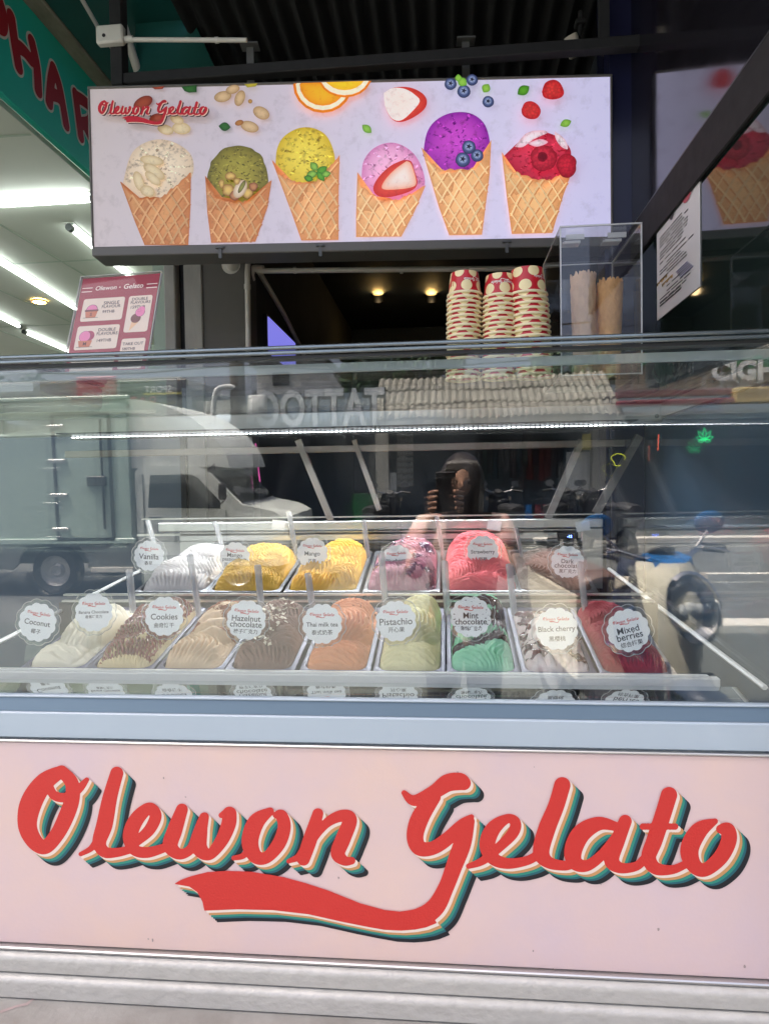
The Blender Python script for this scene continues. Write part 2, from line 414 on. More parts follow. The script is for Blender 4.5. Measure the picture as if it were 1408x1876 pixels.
for k, (dx, dy, mm, lab) in enumerate([(0, 0, 'logo_red', 'red script lettering of the shop name'), (9, 9, 'logo_cream', None), (18, 17, 'logo_orange', None),
                                  (26, 25, 'logo_teal', None), (33, 31, 'logo_petrol', None), (40, 38, 'logo_black', None), (46, 44, 'logo_black', None)]):
    o = link('lettering', lme, panel, Vector((dx*px2, -.0025+.0003*k, .647-dy*px2))-pw)
    o.material_slots[0].link = 'OBJECT'; o.material_slots[0].material = MATS[mm]
    if lab: o['label'] = lab
# small version of the same lettering for labels, cups and the light box, in units of its own width
Vs, Fs = sdf_fill(LOGO, [SWOOSH], 9., grow=2.)
Vs = (np.array(Vs)-np.array([1390, 640]))/2600.; Vs[:, 1] *= -1; Vs = Vs-(Vs.max(0)+Vs.min(0))/2; Fs = [tuple(reversed(f)) for f in Fs]
def put_logo(mb, M, width, at=(0, 0), z=0., m=0, rot=0.):
    c, s = math.cos(rot), math.sin(rot); k = width/np.ptp(Vs[:, 0])
    mb.add([(at[0]+k*(x*c-y*s), at[1]+k*(x*s+y*c), z) for x, y in Vs], Fs, m, M)
# stains on the panel
b = MB()
for px, py, r in ((620,1608,4),(1205,1702,5),(1363,1770,5),(1012,1857,3),(976,1742,3),(280,1722,5),(272,1720,3),(838,1415,3),(978,1405,2),(340,1460,3),(300,1425,3),(1100,1620,2)):
    p = P(px, min(py, 1775), y=0); s_ = r/1700
    b.add([(p.x+s_*math.cos(a)*random.uniform(.5, 1), -.0012, p.z+s_*1.5*math.sin(a)*random.uniform(.5, 1)) for a in np.arange(0, 6.2, .8)], [tuple(range(8))])
b.build('stain', 'panel_stain', panel)['kind'] = 'stuff'
# profiles
b = MB(); b.box((-1.6, -.012, .4965), (.75, .03, .5035), b=.002); b.box((-1.6, -.004, .9145), (.75, .03, .919), b=.0015); b.build('trim_strip', 'steel', case)
b = MB(); b.box((-1.6, .004, .919), (.75, .03, .974), b=.004); b.box((-1.6, .012, .9995), (.75, .029, 1.004), b=.0015); b.build('lower_rail', 'case_paint', case)
b = MB(); b.hull([(x, y, z) for x in (-1.6, .75) for y, z in ((.006, .9745), (.016, .9992), (.029, .9745), (.029, .9992))]); b.build('sill', 'sill_blue', case)
# plinth ledges, with a rounded nose, and the step they stand on
for z0, z1, yn in ((.4585, .4955, -.022), (.414, .457, -.032)):
    b = MB(); n = 7; pr = [(yn+.006*(1-math.sin(a)), z1-.012*(1-math.cos(a))) for a in np.linspace(math.pi/2, 0, n)][::-1]
    poly = [(.05, z0), (yn+.004, z0), (yn, z0+.004)]+[(yn+.012*(1-math.cos(a)), z1-.012+.012*math.sin(a)) for a in np.linspace(0, math.pi/2, n)]+[(.05, z1)]
    b.prism(poly, -1.6, .75, M=Matrix(((0, 0, 1, 0), (1, 0, 0, 0), (0, 1, 0, 0), (0, 0, 0, 1)))); b.build('ledge', 'ledge_metal', case, smooth=40)
b = MB(); b.box((-3.2, -.34, 0), (1.6, .4, .4135), b=.012)
tag(b.build('step', 'concrete'), kind='structure')
b = MB(); q = [P(0, 1852, z=.4142), P(30, 1842, z=.4142), P(48, 1838, z=.4142), P(62, 1828, z=.4142), P(64, 1830, z=.4142), P(50, 1842, z=.4142), P(30, 1846, z=.4142), P(0, 1857, z=.4142)]
b.add([(p.x, p.y, .4141) for p in q], [tuple(range(8))])
tag(b.build('step_crack', 'panel_stain'), kind='structure')
# glass
def lean(z, d=0.): return .022+d-(z-1.005)*math.tan(TILT)
def pane(name, mname, x0, x1, z0, z1, d, th=.006, lab=None):
    b = MB(); v = [(x, lean(z, d)+e, z) for e in (0, th) for x, z in ((x0, z0), (x1, z0), (x1, z1), (x0, z1))]
    b.add(v, [(0, 1, 2, 3), (7, 6, 5, 4), (0, 4, 5, 1), (1, 5, 6, 2), (2, 6, 7, 3), (3, 7, 4, 0)])
    o = b.build(name, mname, case)
    if lab: o['label'] = lab
    return o
pane('front_glass', 'pane', -1.58, .61, 1.004, 1.655, 0)
g2 = MB(); z0, z1 = 1.006, 1.628                           # second sheet, a touch out of parallel
v = [(x, lean(z, .014)+e+(z-1.006)*.008+(x+.3)*.006, z) for e in (0, .005) for x, z in ((-1.57, z0), (.60, z0), (.60, z1), (-1.57, z1))]
g2.add(v, [(0, 1, 2, 3), (7, 6, 5, 4), (0, 4, 5, 1), (1, 5, 6, 2), (2, 6, 7, 3), (3, 7, 4, 0)]); g2.build('front_glass', 'pane_inner', case)
b = MB(); b.box((.612, .012, 1.004), (.63, .045, 1.655), b=.002); b.build('end_post', 'back_liner', case)
b = MB(); b.box((-1.6, lean(1.655)-.008, 1.654), (.75, lean(1.655)+.02, 1.6595)); b.build('rubber_seal', 'rubber', case)
b = MB(); b.box((-1.58, .034, 1.632), (.75, .041, 1.650), b=.002); b.build('top_rail', 'rail_pale', case)
b = MB(); b.box((-1.6, -.001, 1.6628), (.75, .96, 1.6705)); b.build('deck_glass', 'deck_glass', case)
b = MB(); b.box((-1.6, -.009, 1.6605), (.75, -.0015, 1.668), b=.002); b.box((-1.6, -.012, 1.6695), (.75, -.0015, 1.6765), b=.002); b.build('front_edge', 'edge_metal', case)
for x0, x1, xb in ((.598, .603, .53), (-1.585, -1.58, -1.53)):
    b = MB(); b.hull([(x, .04, z) for x in (x0, x1) for z in (1.02, 1.655)]+[(xb+e, .93, z) for e in (0, .005) for z in (1.14, 1.655)]); b.build('side_glass', 'pane_inner', case)
b = MB(); b.tube([(.588, .05, 1.025), (.51, .92, 1.147)], .0055, 6); b.build('glass_bead', 'white_bar', case, smooth=40)
b = MB(); b.tube([(-1.083, .05, 1.025), (-1.028, .92, 1.147)], .0055, 6); b.build('glass_bead', 'white_bar', case, smooth=40)
# top frame, lamp strip, rear door frames
b = MB(); b.box((-1.5, .89, 1.604), (.675, .93, 1.6615), b=.003); b.box((.66, .03, 1.615), (.685, .889, 1.6615), b=.003); b.box((-1.5, .03, 1.615), (-1.475, .889, 1.6615), b=.003); b.build('top_frame', 'steel', case)
for px, py in ((1203, 762), (1240, 745)): p = P(px, py, y=.888); b = MB(); b.lathe([(0, 0), (.007, 0), (.007, -.004), (0, -.005)], 10, M=frame((p.x, .889, p.z), (1, 0, 0), (0, 0, 1))); b.build('bolt', 'dark_steel', case, smooth=40)
b = MB(); b.box((-1.22, .853, 1.586), (.56, .856, 1.5984)); b.box((-1.22, .876, 1.588), (.56, .9, 1.598), b=.002); b.box((-1.22, .77, 1.5985), (.56, .9, 1.6015)); b.build('lamp_shield', 'rubber', case)  # lip and front strip added to block the lamp's glare from deck and view
b = MB(); [b.box((x, .8505, 1.5925), (x+.009, .8528, 1.595)) for x in np.arange(-1.215, .55, .0145)]; b.build('led_strip', 'led', case)['kind'] = 'stuff'
ll = bpy.data.lights.new('led_light', 'AREA'); ll.shape = 'RECTANGLE'; ll.size = 1.45; ll.size_y = .005; ll.energy = 3.0; ll.color = (.93, .95, 1); ll.spread = R(170)
lo = bpy.data.objects.new('led_light', ll); C.objects.link(lo); lo.parent = case; lo.location = Vector((-.42, .868, 1.5935))-wloc(case); lo.rotation_euler = (R(-42), 0, 0)
rail_y = .95
def bar(b, p, q, w, y=rail_y, t=.02):
    p = P(*p, y=y); q = P(*q, y=y); d = (q-p).normalized(); s_ = Vector((d.z, 0, -d.x))*w/2
    b.hull([c+e*Vector((0, 1, 0)) for c in (p+s_, p-s_, q+s_, q-s_) for e in (0, t)])
b = MB(); b.box((-1.3, rail_y, 1.535), (.57, rail_y+.02, 1.557), b=.002); b.build('door_rail', 'dull_steel', case)
for p, q, w in (((545, 806), (606, 955), .021), ((648, 806), (694, 935), .016), ((1066, 806), (1004, 950), .021), ((1172, 798), (1092, 940), .024)):
    b = MB(); bar(b, p, q, w, rail_y-.004); b.build('door_frame', 'dull_steel', case)
b = MB(); b.box((-.97, rail_y-.01, 1.277), (.498, rail_y+.03, 1.307), b=.003); b.box((-1.05, rail_y, 1.262), (.45, rail_y+.02, 1.269)); b.box((-1.03, rail_y-.004, 1.318), (.498, rail_y+.03, 1.322)); b.build('rear_bar', 'steel', case)
for px, py, an in ((905, 962, .2), (1067, 964, -.15), (510, 962, .1)):
    p = P(px, py, y=.938); b = MB(); b.box((-.022, -.0006, -.016), (.022, .0006, .016), M=Matrix.Translation(p) @ Matrix.Rotation(an, 4, 'Y')); b.build('price_tag', 'label_grey_white', case)
b = MB(); b.box((-.9, rail_y, 1.243), (.45, rail_y+.03, 1.274), b=.002); b.box((-.9, rail_y+.004, 1.16), (-.78, rail_y+.03, 1.242)); b.box((.43, rail_y-.006, 1.14), (.498, rail_y+.03, 1.276), b=.003); b.build('control_panel', 'steel', case)
p0, p1 = P(1020, 975, y=.948), P(1058, 990, y=.948)
b = MB(); b.box((p0.x, .944, p1.z), (p1.x, .9495, p0.z), b=.001); dsp = b.build('temperature_display', 'black', case)
b = MB(); put_text(b, '-12', frame(((p0.x+p1.x)/2+.006, .9435, (p0.z+p1.z)/2), (1, 0, 0), (0, 0, 1)), width=.014); b.build('digits', 'display_blue', dsp)
b = MB()
for z in (1.232, 1.222, 1.213): b.box((-.77, .93, z-.003), (.43, .95, z+.003))
b.build('vent_slat', 'dark_steel', case)
b = MB(); b.box((-1.03, .955, 1.08), (.498, .97, 1.24)); b.build('back_liner', 'back_liner', case)
b = MB(); b.box((-1.05, .13, .9), (.55, .97, .94)); b.build('well_floor', 'deckfloor', case)
b = MB(); b.box((-1.5, .117, .9995), (.535, .136, 1.0225), b=.002); b.box((-1.5, .125, 1.023), (.515, .137, 1.026)); b.build('front_bar', 'white_bar', case)
b = MB(); b.add([(-1.5, .032, .989), (.565, .032, .989), (.565, .114, 1.0075), (-1.5, .114, 1.0075)], [(0, 1, 2, 3)]); b.box((-1.5, .032, .97), (.565, .114, .988)); b.build('sill_mirror', 'mirror_steel', case)
b = MB(); b.box((-1.05, .5, 1.128), (.52, .514, 1.133)); b.box((-1.05, .492, 1.112), (.52, .51, 1.117)); b.build('pan_rail', 'steel', case)
b = MB(); b.box((-1.06, .495, .95), (.53, .51, 1.11)); b.build('divider', 'dark_steel', case)

# ------------------------------------------------------------------ pans, gelato, labels, spatulas
SL = R(13.)
def sunken(x, y0, z0): return Matrix.Translation((x, y0, z0)) @ Matrix.Rotation(SL, 4, 'X')
def pan_mesh(w, l, d, r=.014):
    b = MB(); hw = w/2; prof = []
    def ring(inset, z, rad):
        pts = []
        for cx, cy, a0 in ((hw-inset-rad, inset+rad, -90), (hw-inset-rad, l-inset-rad, 0), (-hw+inset+rad, l-inset-rad, 90), (-hw+inset+rad, inset+rad, 180)):
            for k in range(6): a = R(a0+18*k); pts.append((cx+rad*math.cos(a), cy+rad*math.sin(a), z))
        return pts
    rings = [ring(0, -.006, .008), ring(0, 0, .008), ring(.002, .0015, .01), ring(.009, .0015, .022), ring(.011, -.002, .024), ring(.018, -d, .03)]
    n = len(rings[0])
    for k, rr in enumerate(rings): b.v += rr
    for k in range(len(rings)-1):
        for j in range(n): b.f.append((k*n+j, k*n+(j+1) % n, (k+1)*n+(j+1) % n, (k+1)*n+j))
    b.f.append(tuple(range((len(rings)-1)*n, len(rings)*n))); b.m = [0]*len(b.f); b.c = [(1, 1, 1)]*len(b.v)
    return b
PANF = pan_mesh(.152, .352, .1).mesh('pan', 'pan', 40); PANB = pan_mesh(.206, .352, .1).mesh('pan', 'pan_back', 40)
def smooth(a, b_, x): t = np.clip((x-a)/(b_-a), 0, 1); return t*t*(3-2*t)
def gelato_surface(w, l, H, lobes, amp, seed, tex=0., nu=96, nv=190):
    """heaped and spatula-folded surface; each lobe = cx, cy, rx, ry, height, fold direction, fold frequency, fold curve"""
    x = np.linspace(-w/2, w/2, nu); y = np.linspace(0, l, nv); X, Y = np.meshgrid(x, y)
    wob = .006*vnoise(X, Y, 28, seed)
    ed = np.clip(1-np.abs(2*X/w)**6, 0, 1)*smooth(-.002, .05, Y+wob)*smooth(-.002, .06, l-Y)
    Z = H*ed**.55; best = np.full(X.shape, -1.); PH_ = np.zeros(X.shape); LB = np.zeros(X.shape)
    n2 = vnoise(X, Y, 40, seed+3); n3 = vnoise(X, Y, 130, seed+4)
    for cx, cy, rx, ry, h, ang, fr, cv in lobes:
        a = R(ang); dx = X-cx; dy = Y-cy; d2 = (dx/rx)**2+(dy/ry)**2
        bmp = h*np.sqrt(np.clip(1-d2, 0, 1)); al = dx*math.cos(a)+dy*math.sin(a); pe = -dx*math.sin(a)+dy*math.cos(a)
        ph = 1.5*fr*(al+cv*pe*pe+.0055*n2+.0022*n3); use = bmp > best
        best = np.where(use, bmp, best); PH_ = np.where(use, ph, PH_); LB = np.where(use, bmp/max(h, 1e-6), LB)
    Z = Z+np.clip(best, 0, None)*ed**.4
    fold = np.abs(np.sin(PH_)); Z = Z+2.5*amp*(fold-.6)*(1+.55*n2-.35*n3)*np.clip(ed*1.6, 0, 1)*(.35+.65*np.clip(LB*1.4, 0, 1))
    if tex: Z = Z+tex*vnoise(X, Y, 210, seed+5)*ed+tex*.8*vnoise(X, Y, 420, seed+9)*ed
    Z = Z+.0007*vnoise(X, Y, 260, seed+6)*ed
    Z = Z+.003*vnoise(X, Y, 55, seed+8)*ed-.012*(1-np.clip(ed*6, 0, 1))
    return X, Y, Z, fold, ed
def surf_mesh(name, X, Y, Z, M, matn, keep=None, off=0.):
    nv, nu = X.shape; v = np.stack([X, Y, Z+off], -1).reshape(-1, 3)
    i = np.arange(nv*nu).reshape(nv, nu); f = np.stack([i[:-1, :-1], i[:-1, 1:], i[1:, 1:], i[1:, :-1]], -1).reshape(-1, 4)
    if keep is not None:
        k = (keep[:-1, :-1] & keep[1:, 1:] & keep[:-1, 1:] & keep[1:, :-1]).ravel(); f = f[k]
        used = np.unique(f); mp = np.zeros(nv*nu, int); mp[used] = np.arange(len(used)); v = v[used]; f = mp[f]
    v = v @ np.array(M.to_3x3()).T+np.array(M.translation)
    me = bpy.data.meshes.new(name); me.from_pydata(v.tolist(), [], f.tolist()); me.materials.append(MATS[matn]); me.shade_smooth(); return me
def ice(name, c, c2=None, nz=.35, ns=40, rough=.6, bump=.3):
    mat(name, c, rough, nz=nz, ns=ns, col2=c2 or tuple(x*.8 for x in c), bump=bump, bs=380, spec=.22, sss=.0)
ice('coconut', (.86, .79, .62)); ice('banana', (.82, .66, .38)); ice('cookies', (.78, .58, .38), (.64, .42, .26)); ice('hazelnut', (.24, .14, .105), (.33, .2, .15))
ice('milk_tea', (.80, .33, .15)); ice('pistachio', (.74, .68, .38), (.62, .55, .27)); ice('mint', (.42, .80, .54)); ice('cherry_cream', (.78, .72, .68), (.6, .3, .3), .5, 25)
ice('mixed_berry', (.30, .010, .028), (.3, .02, .04)); ice('vanilla', (.66, .62, .60)); ice('passion', (.68, .42, .06), (.5, .27, .03), .6, 90); ice('mango', (.78, .44, .045))
ice('blueberry', (.36, .10, .17), (.58, .36, .38), .75, 24); ice('strawberry', (.82, .17, .19)); ice('dark_choc', (.13, .085, .07))
mat('choc_sauce', (.045, .016, .012), .12, nz=.4, ns=30, col2=(.1, .03, .02), coat=.5)
mat('milk_choc_sauce', (.26, .05, .03), .2, nz=.5, ns=24, col2=(.09, .02, .015), coat=.5)
mat('berry_sauce', (.07, .006, .014), .14, nz=.5, ns=60, col2=(.16, .01, .02), coat=.4)
mat('almond', (.80, .70, .54), .5, nz=.4, ns=50); mat('crumb', (.33, .12, .05), .8, nz=.5, ns=80, col2=(.18, .06, .02)); mat('violet_syrup', (.09, .02, .07), .2, coat=.4)
mat('label_white', (.9, .91, .91), .4); mat('label_red', (.62, .09, .08), .45); mat('label_ink', (.03, .03, .032), .5); mat('label_grey', (.25, .25, .26), .5)

def std(seed, H=.02, k=1., fr=230, amp=.0042, base=0, cv=5.):
    r = random.Random(seed); hw = .06*k
    return [(r.uniform(-.01, .01), .055, hw*1.15, .075, .02+H, base+r.uniform(-20, 20), fr, cv), (r.uniform(-.02, .02)*k, .15, hw*1.1, .09, .028+H, base+r.uniform(-25, 30), fr, -cv),
            (r.uniform(-.02, .02)*k, .245, hw*1.1, .09, .030+H, base+r.uniform(-40, 20), fr, cv),
            (r.choice((-1, 1))*.032*k, .10, hw*.62, .06, .030+H, base+r.uniform(30, 80), fr*1.1, -cv*2), (r.choice((-1, 1))*.03*k, .2, hw*.6, .06, .034+H, base+r.uniform(-80, -20), fr*1.15, cv*2)]
# name, label, row, pan front px, lobes, amp, tex, material
FR = 0; BK = 1
FLAV = [
 ('coconut', 'smooth cream-white gelato in the leftmost front pan under the Coconut label', FR, -.868, [(-.01,.05,.06,.06,.02,70,110,3),(.01,.17,.062,.12,.05,50,120,8)], .0022, 0),
 ('banana', 'cream gelato striped with brown chocolate sauce under the Banana Chocolate label', FR, -.714, std(2, .014, 1, 240, .005, 20, 9), .0052, 0),
 ('cookies', 'pale gelato with brown biscuit crumbs on top under the Cookies label', FR, -.557, [(-.01,.06,.062,.07,.03,15,170,14),(.01,.2,.062,.12,.045,100,60,2)], .0042, 0),
 ('hazelnut', 'brown gelato scattered with pale nut flakes under the Hazelnut chocolate label', FR, -.402, std(4, .01, 1, 210, .0042, 60, 6), .0042, 0),
 ('milk_tea', 'ridged orange gelato under the Thai milk tea label', FR, -.239, [(0,.06,.066,.06,.022,75,190,3),(.01,.165,.062,.09,.05,25,180,10),(.0,.27,.06,.08,.04,80,170,4)], .0046, 0),
 ('pistachio', 'pale green-yellow gelato in fanned folds under the Pistachio label', FR, -.081, [(0,.05,.066,.055,.022,80,190,4),(0,.165,.064,.1,.048,4,200,6),(.02,.27,.055,.07,.05,60,120,6)], .0048, 0),
 ('mint', 'mint green gelato with black chocolate sauce swirls under the Mint chocolate label', FR, .074, [(-.01,.05,.07,.06,.022,60,200,9),(.03,.07,.04,.05,.026,120,210,14),(.0,.15,.066,.09,.040,20,210,10),(-.03,.19,.04,.06,.046,100,190,16),(.02,.26,.06,.08,.05,70,180,8)], .0046, .0006),
 ('cherry_cream', 'white gelato rippled with dark cherry sauce under the Black cherry label', FR, .228, [(-.02,.06,.055,.06,.02,40,100,8),(.01,.15,.062,.09,.035,120,90,8)], .004, 0),
 ('mixed_berry', 'deep crimson ridged gelato in the rightmost front pan under the Mixed berries label', FR, .386, std(9, .005, 1, 260, .004, 35, 8), .0044, 0),
 ('vanilla', 'white ruffled gelato in the leftmost back pan under the Vanilla label', BK, -.757, std(10, .01, 1.35, 190, .005, 30, 5), .0052, 0),
 ('passion', 'rough ochre-yellow seeded gelato under the Mango passion fruit label', BK, -.551, std(11, .012, 1.35, 230, .0045, 40, 6), .0042, .0028),
 ('mango', 'bright yellow ridged gelato piled high under the Mango label', BK, -.337, [(-.03,.05,.09,.07,.024,-10,190,5),(.05,.08,.05,.06,.034,60,200,12),(-.045,.14,.05,.07,.036,10,190,10),(.02,.14,.09,.09,.035,30,180,8),(.03,.24,.08,.1,.055,50,190,7)], .0046, 0),
 ('blueberry', 'purple gelato streaked with white under the Blueberry label', BK, -.121, [(-.03,.08,.075,.1,.04,30,220,5),(.03,.12,.08,.12,.045,70,200,6),(.02,.26,.085,.09,.055,60,210,6)], .004, .001),
 ('strawberry', 'pink ridged gelato in a tall heap under the Strawberry label', BK, .091, [(0,.05,.1,.06,.022,75,220,3),(-.045,.10,.06,.07,.036,30,220,9),(-.02,.18,.085,.10,.05,50,210,6),(.045,.14,.07,.1,.04,110,220,8),(.0,.25,.10,.1,.075,60,200,6)], .004, .0006),
 ('dark_choc', 'low dark brown gelato in the rightmost back pan under the Dark chocolate label', BK, .287, std(15, -.012, 1.3, 160, .0035, 70, 5), .0038, 0),
]
GEL = {}
def setattr_(o): o['kind'] = 'stuff'
for i, (nm, lab, row, x, lobes, amp, tex) in enumerate(FLAV):
    y0, z0 = ((.14, 1.021), (.52, 1.134))[row]; M = sunken(x, y0, z0)
    pl = ('steel-blue', 'bright steel')[row]
    o = link('pan', (PANF, PANB)[row]); o.matrix_world = M
    flv = lab.split('under the ')[1]
    tag(o, f'{pl} pan holding the gelato of the {flv}', 'pan', ('gelato pans in the front row', 'gelato pans in the back row')[row])
    w, l = ((.134, .33), (.188, .33))[row]
    X, Y, Z, fold, ed = gelato_surface(w, l, .012, lobes, amp, i+1, tex)
    M2 = M @ Matrix.Translation((0, .011, -.004)); GEL[nm] = (X, Y, Z, M2)
    root = thing('gelato', lab, 'gelato', (x, y0, z0), 'gelato flavours in the display case')
    inv = Matrix.Translation((-x, -y0, -z0)) @ M2
    link('mound', surf_mesh('mound', X, Y, Z, inv, nm), root)
    def sauce(mask, mn, name, off=.0016):
        link(name, surf_mesh(name, X, Y, Z+off*np.clip(ed*3, 0, 1), inv, mn, mask & (ed > .12)), root)
    n1 = vnoise(X, Y, 22, i+20); n2 = vnoise(X, Y, 60, i+40)
    def bits(n, mn, name, ylo, yhi, size, flat=True, mask=None, sd=1):
        r = random.Random(sd); bb = MB(); nv_, nu_ = X.shape; k = 0; tries = 0
        while k < n and tries < n*40:
            tries += 1
            a = r.randrange(3, nu_-3); c = r.randrange(nv_)
            if not ylo < Y[c, a] < yhi or ed[c, a] < .3: continue
            if mask is not None and not mask[c, a]: continue
            k += 1; s = size*r.uniform(.6, 1.3); T = inv @ Matrix.Translation((X[c, a], Y[c, a], Z[c, a]+s*.35)) @ Matrix.Rotation(r.uniform(0, 6.3), 4, 'Z') @ Matrix.Rotation(r.uniform(-.7, .7), 4, 'X') @ Matrix.Rotation(r.uniform(-.7, .7), 4, 'Y')
            if flat: bb.add([(s*math.cos(t), s*.62*math.sin(t), 0) for t in np.arange(0, 6.2, 1.05)]+[(s*math.cos(t), s*.62*math.sin(t), .0012) for t in np.arange(0, 6.2, 1.05)], [(5, 4, 3, 2, 1, 0), (6, 7, 8, 9, 10, 11)]+[(j, (j+1) % 6, 6+(j+1) % 6, 6+j) for j in range(6)], 0, T)
            else: bb.hull([(r.uniform(-s, s), r.uniform(-s, s), r.uniform(-s, s)) for _ in range(8)], 0, T)
        o = link(name, bb.mesh(name, mn), root); o['kind'] = 'stuff'
    if nm == 'banana': sauce((n1+.4*n2 > -.5) & (np.abs(X-.005) < .062) & (fold > .1) & (Y > .015), 'milk_choc_sauce', 'chocolate_sauce')
    if nm == 'mint':
        sd = np.abs(Y-.085-.35*X-.02*n1) < .016; s2 = (np.abs(Y-.165-.5*X+.03*n1) < .036) & (n2 > -.35); s3 = (np.abs(Y-.25+.2*X) < .022) & (X > -.02)
        sauce(sd | s2 | s3, 'choc_sauce', 'chocolate_sauce', .002)
    if nm == 'cherry_cream': sauce((n1+.6*n2 > -.08) & (Y > .03), 'berry_sauce', 'cherry_sauce', .002); bits(26, 'berry_sauce', 'cherry_pieces', .06, .2, .006, False, n1 > .0, 3)
    if nm == 'blueberry': sauce((n1-.4*n2 > .28), 'violet_syrup', 'blueberry_sauce', .0012); [setattr_(c_) for c_ in root.children if c_.name.startswith('blueberry_sauce')]
    if nm == 'cookies': sauce((n1+.5*n2 > .18) & (Y > .12), 'crumb', 'biscuit_dust', .0012); bits(260, 'crumb', 'biscuit_crumbs', .13, .31, .0022, False, n1+.5*n2 > .0, 4)
    if nm == 'hazelnut': bits(120, 'almond', 'nut_flakes', .04, .30, .0062, True, (n1 < .25) & (X < .03), 5)
    if nm == 'milk_tea': bits(24, 'crumb', 'biscuit_crumbs', .24, .32, .005, False, None, 6)
    if nm == 'banana': bits(14, 'almond', 'banana_chips', .05, .2, .004, True, n1 < -.1, 8)

# flavour labels on clear scalloped holders
def scallop(n, r, a, k=144): return [((r+a*abs(math.sin(n*t/2))-a)*math.cos(t), (r+a*abs(math.sin(n*t/2))-a)*math.sin(t)) for t in np.linspace(0, 2*math.pi, k, endpoint=False)]
LR = .0445
hold = MB(); po = scallop(12, 1.2*LR, .0035); hold.prism(po, -.0022, 0)
hold.prism([(-.019, -.045), (.019, -.045), (.013, -.115), (-.013, -.115)], -.0021, -.0001); HOLD = hold.mesh('holder', 'acrylic')
# a thin brighter rim so the clear edge reads
hr = MB(); hr.tube([(x, y, -.0011) for x, y in po+[po[0]]], .0008, 4); HRIM = hr.mesh('holder_rim', 'acrylic_edge')
disc = MB(); disc.prism(scallop(12, LR, .0036), .0002, .0009); DISC = disc.mesh('label_card', 'label_white')
lg = MB(); put_logo(lg, None, LR*1.22, (0, LR*.42), .0011); LLOGO = lg.mesh('printed_logo', 'label_red')
SIGNS = [
 (69,1140,9,.2,[('Coconut',.70,-.02)],('椰子',.34,-.47),''), (172,1122,-1,.22,[('Banana Chocolate',.80,.02)],('香蕉巧克力',.44,-.22),''), (301,1129,0,.2,[('Cookies',.70,-.02)],('曲奇饼干',.52,-.45),''),
 (451,1136,3,.2,[('Hazelnut',.74,.08),('chocolate',.82,-.21)],('榛子巧克力',.6,-.56),''), (590,1143,0,.2,[('Thai milk tea',.80,-.03)],('泰式奶茶',.6,-.42),''), (725,1138,-2,.2,[('Pistachio',.82,-.02)],('开心果',.46,-.42),''),
 (862,1130,0,.2,[('Mint',.37,.06),('chocolate',.78,-.23)],('薄荷巧克力',.52,-.56),'with dark speckles '), (1019,1152,-2,.17,[('Black cherry',.88,-.04)],('黑樱桃',.42,-.46),''), (1150,1155,-13,.17,[('Mixed',.52,.04),('berries',.62,-.26)],('综合梅果',.58,-.62),''),
 (273,1018,3,.62,[('Vanilla',.68,-.06)],('香草',.3,-.48),''), (430,1021,3,.64,[('Mango',.5,.1),('passion fruit',.8,-.16)],('百香果芒果',.74,-.48),''), (572,1013,1,.64,[('Mango',.56,-.08)],('芒果',.36,-.5),''),
 (727,1027,-4,.62,[('Blueberry',.7,-.04)],('蓝莓',.34,-.46),''), (884,1010,0,.64,[('Strawberry',.76,-.06)],('草莓',.36,-.5),''), (1039,1030,2,.58,[('Dark',.38,.06),('chocolate',.8,-.2)],('黑巧克力',.56,-.54),''),
]
for px, py, rot, y, lines, cn, extra in SIGNS:
    p = P(px, py, y=y); nm = ' '.join(t[0] for t in lines)
    where = 'front' if y < .4 else 'back'
    root = thing('flavour_label', f'round scalloped white label {extra}reading {nm} standing in the {where} row', 'label', p, 'flavour labels stuck in the gelato')
    root.rotation_euler = (math.pi/2-R(6), 0, R(3)); root.rotation_euler.rotate_axis('Z', -R(rot))
    link('holder', HOLD, root); link('holder_rim', HRIM, root); link('label_card', DISC, root); link('printed_logo', LLOGO, root)
    b = MB()
    for t, wd, oy in lines: put_text(b, t, None, width=2*LR*wd*.98, at=(0, LR*oy*1.0), z=.0011, bold=.012, maxh=LR*.36)
    put_text(b, cn[0], None, width=2*LR*cn[1], at=(0, LR*cn[2]), z=.0011, bold=.01, maxh=LR*.25)
    if extra:
        r = random.Random(3)
        for _ in range(34):
            a = r.uniform(0, 6.3); q = r.uniform(.5, .93)*LR; s_ = r.uniform(.0005, .0013); cx, cyy = q*math.cos(a), q*math.sin(a)
            b.add([(cx+s_*2*math.cos(t+a), cyy+s_*math.sin(t+a), .001) for t in (0, 1.5, 3.1, 4.6)], [(0, 1, 2, 3)])
    link('printed_name', b.mesh('printed_name', 'label_ink'), root)

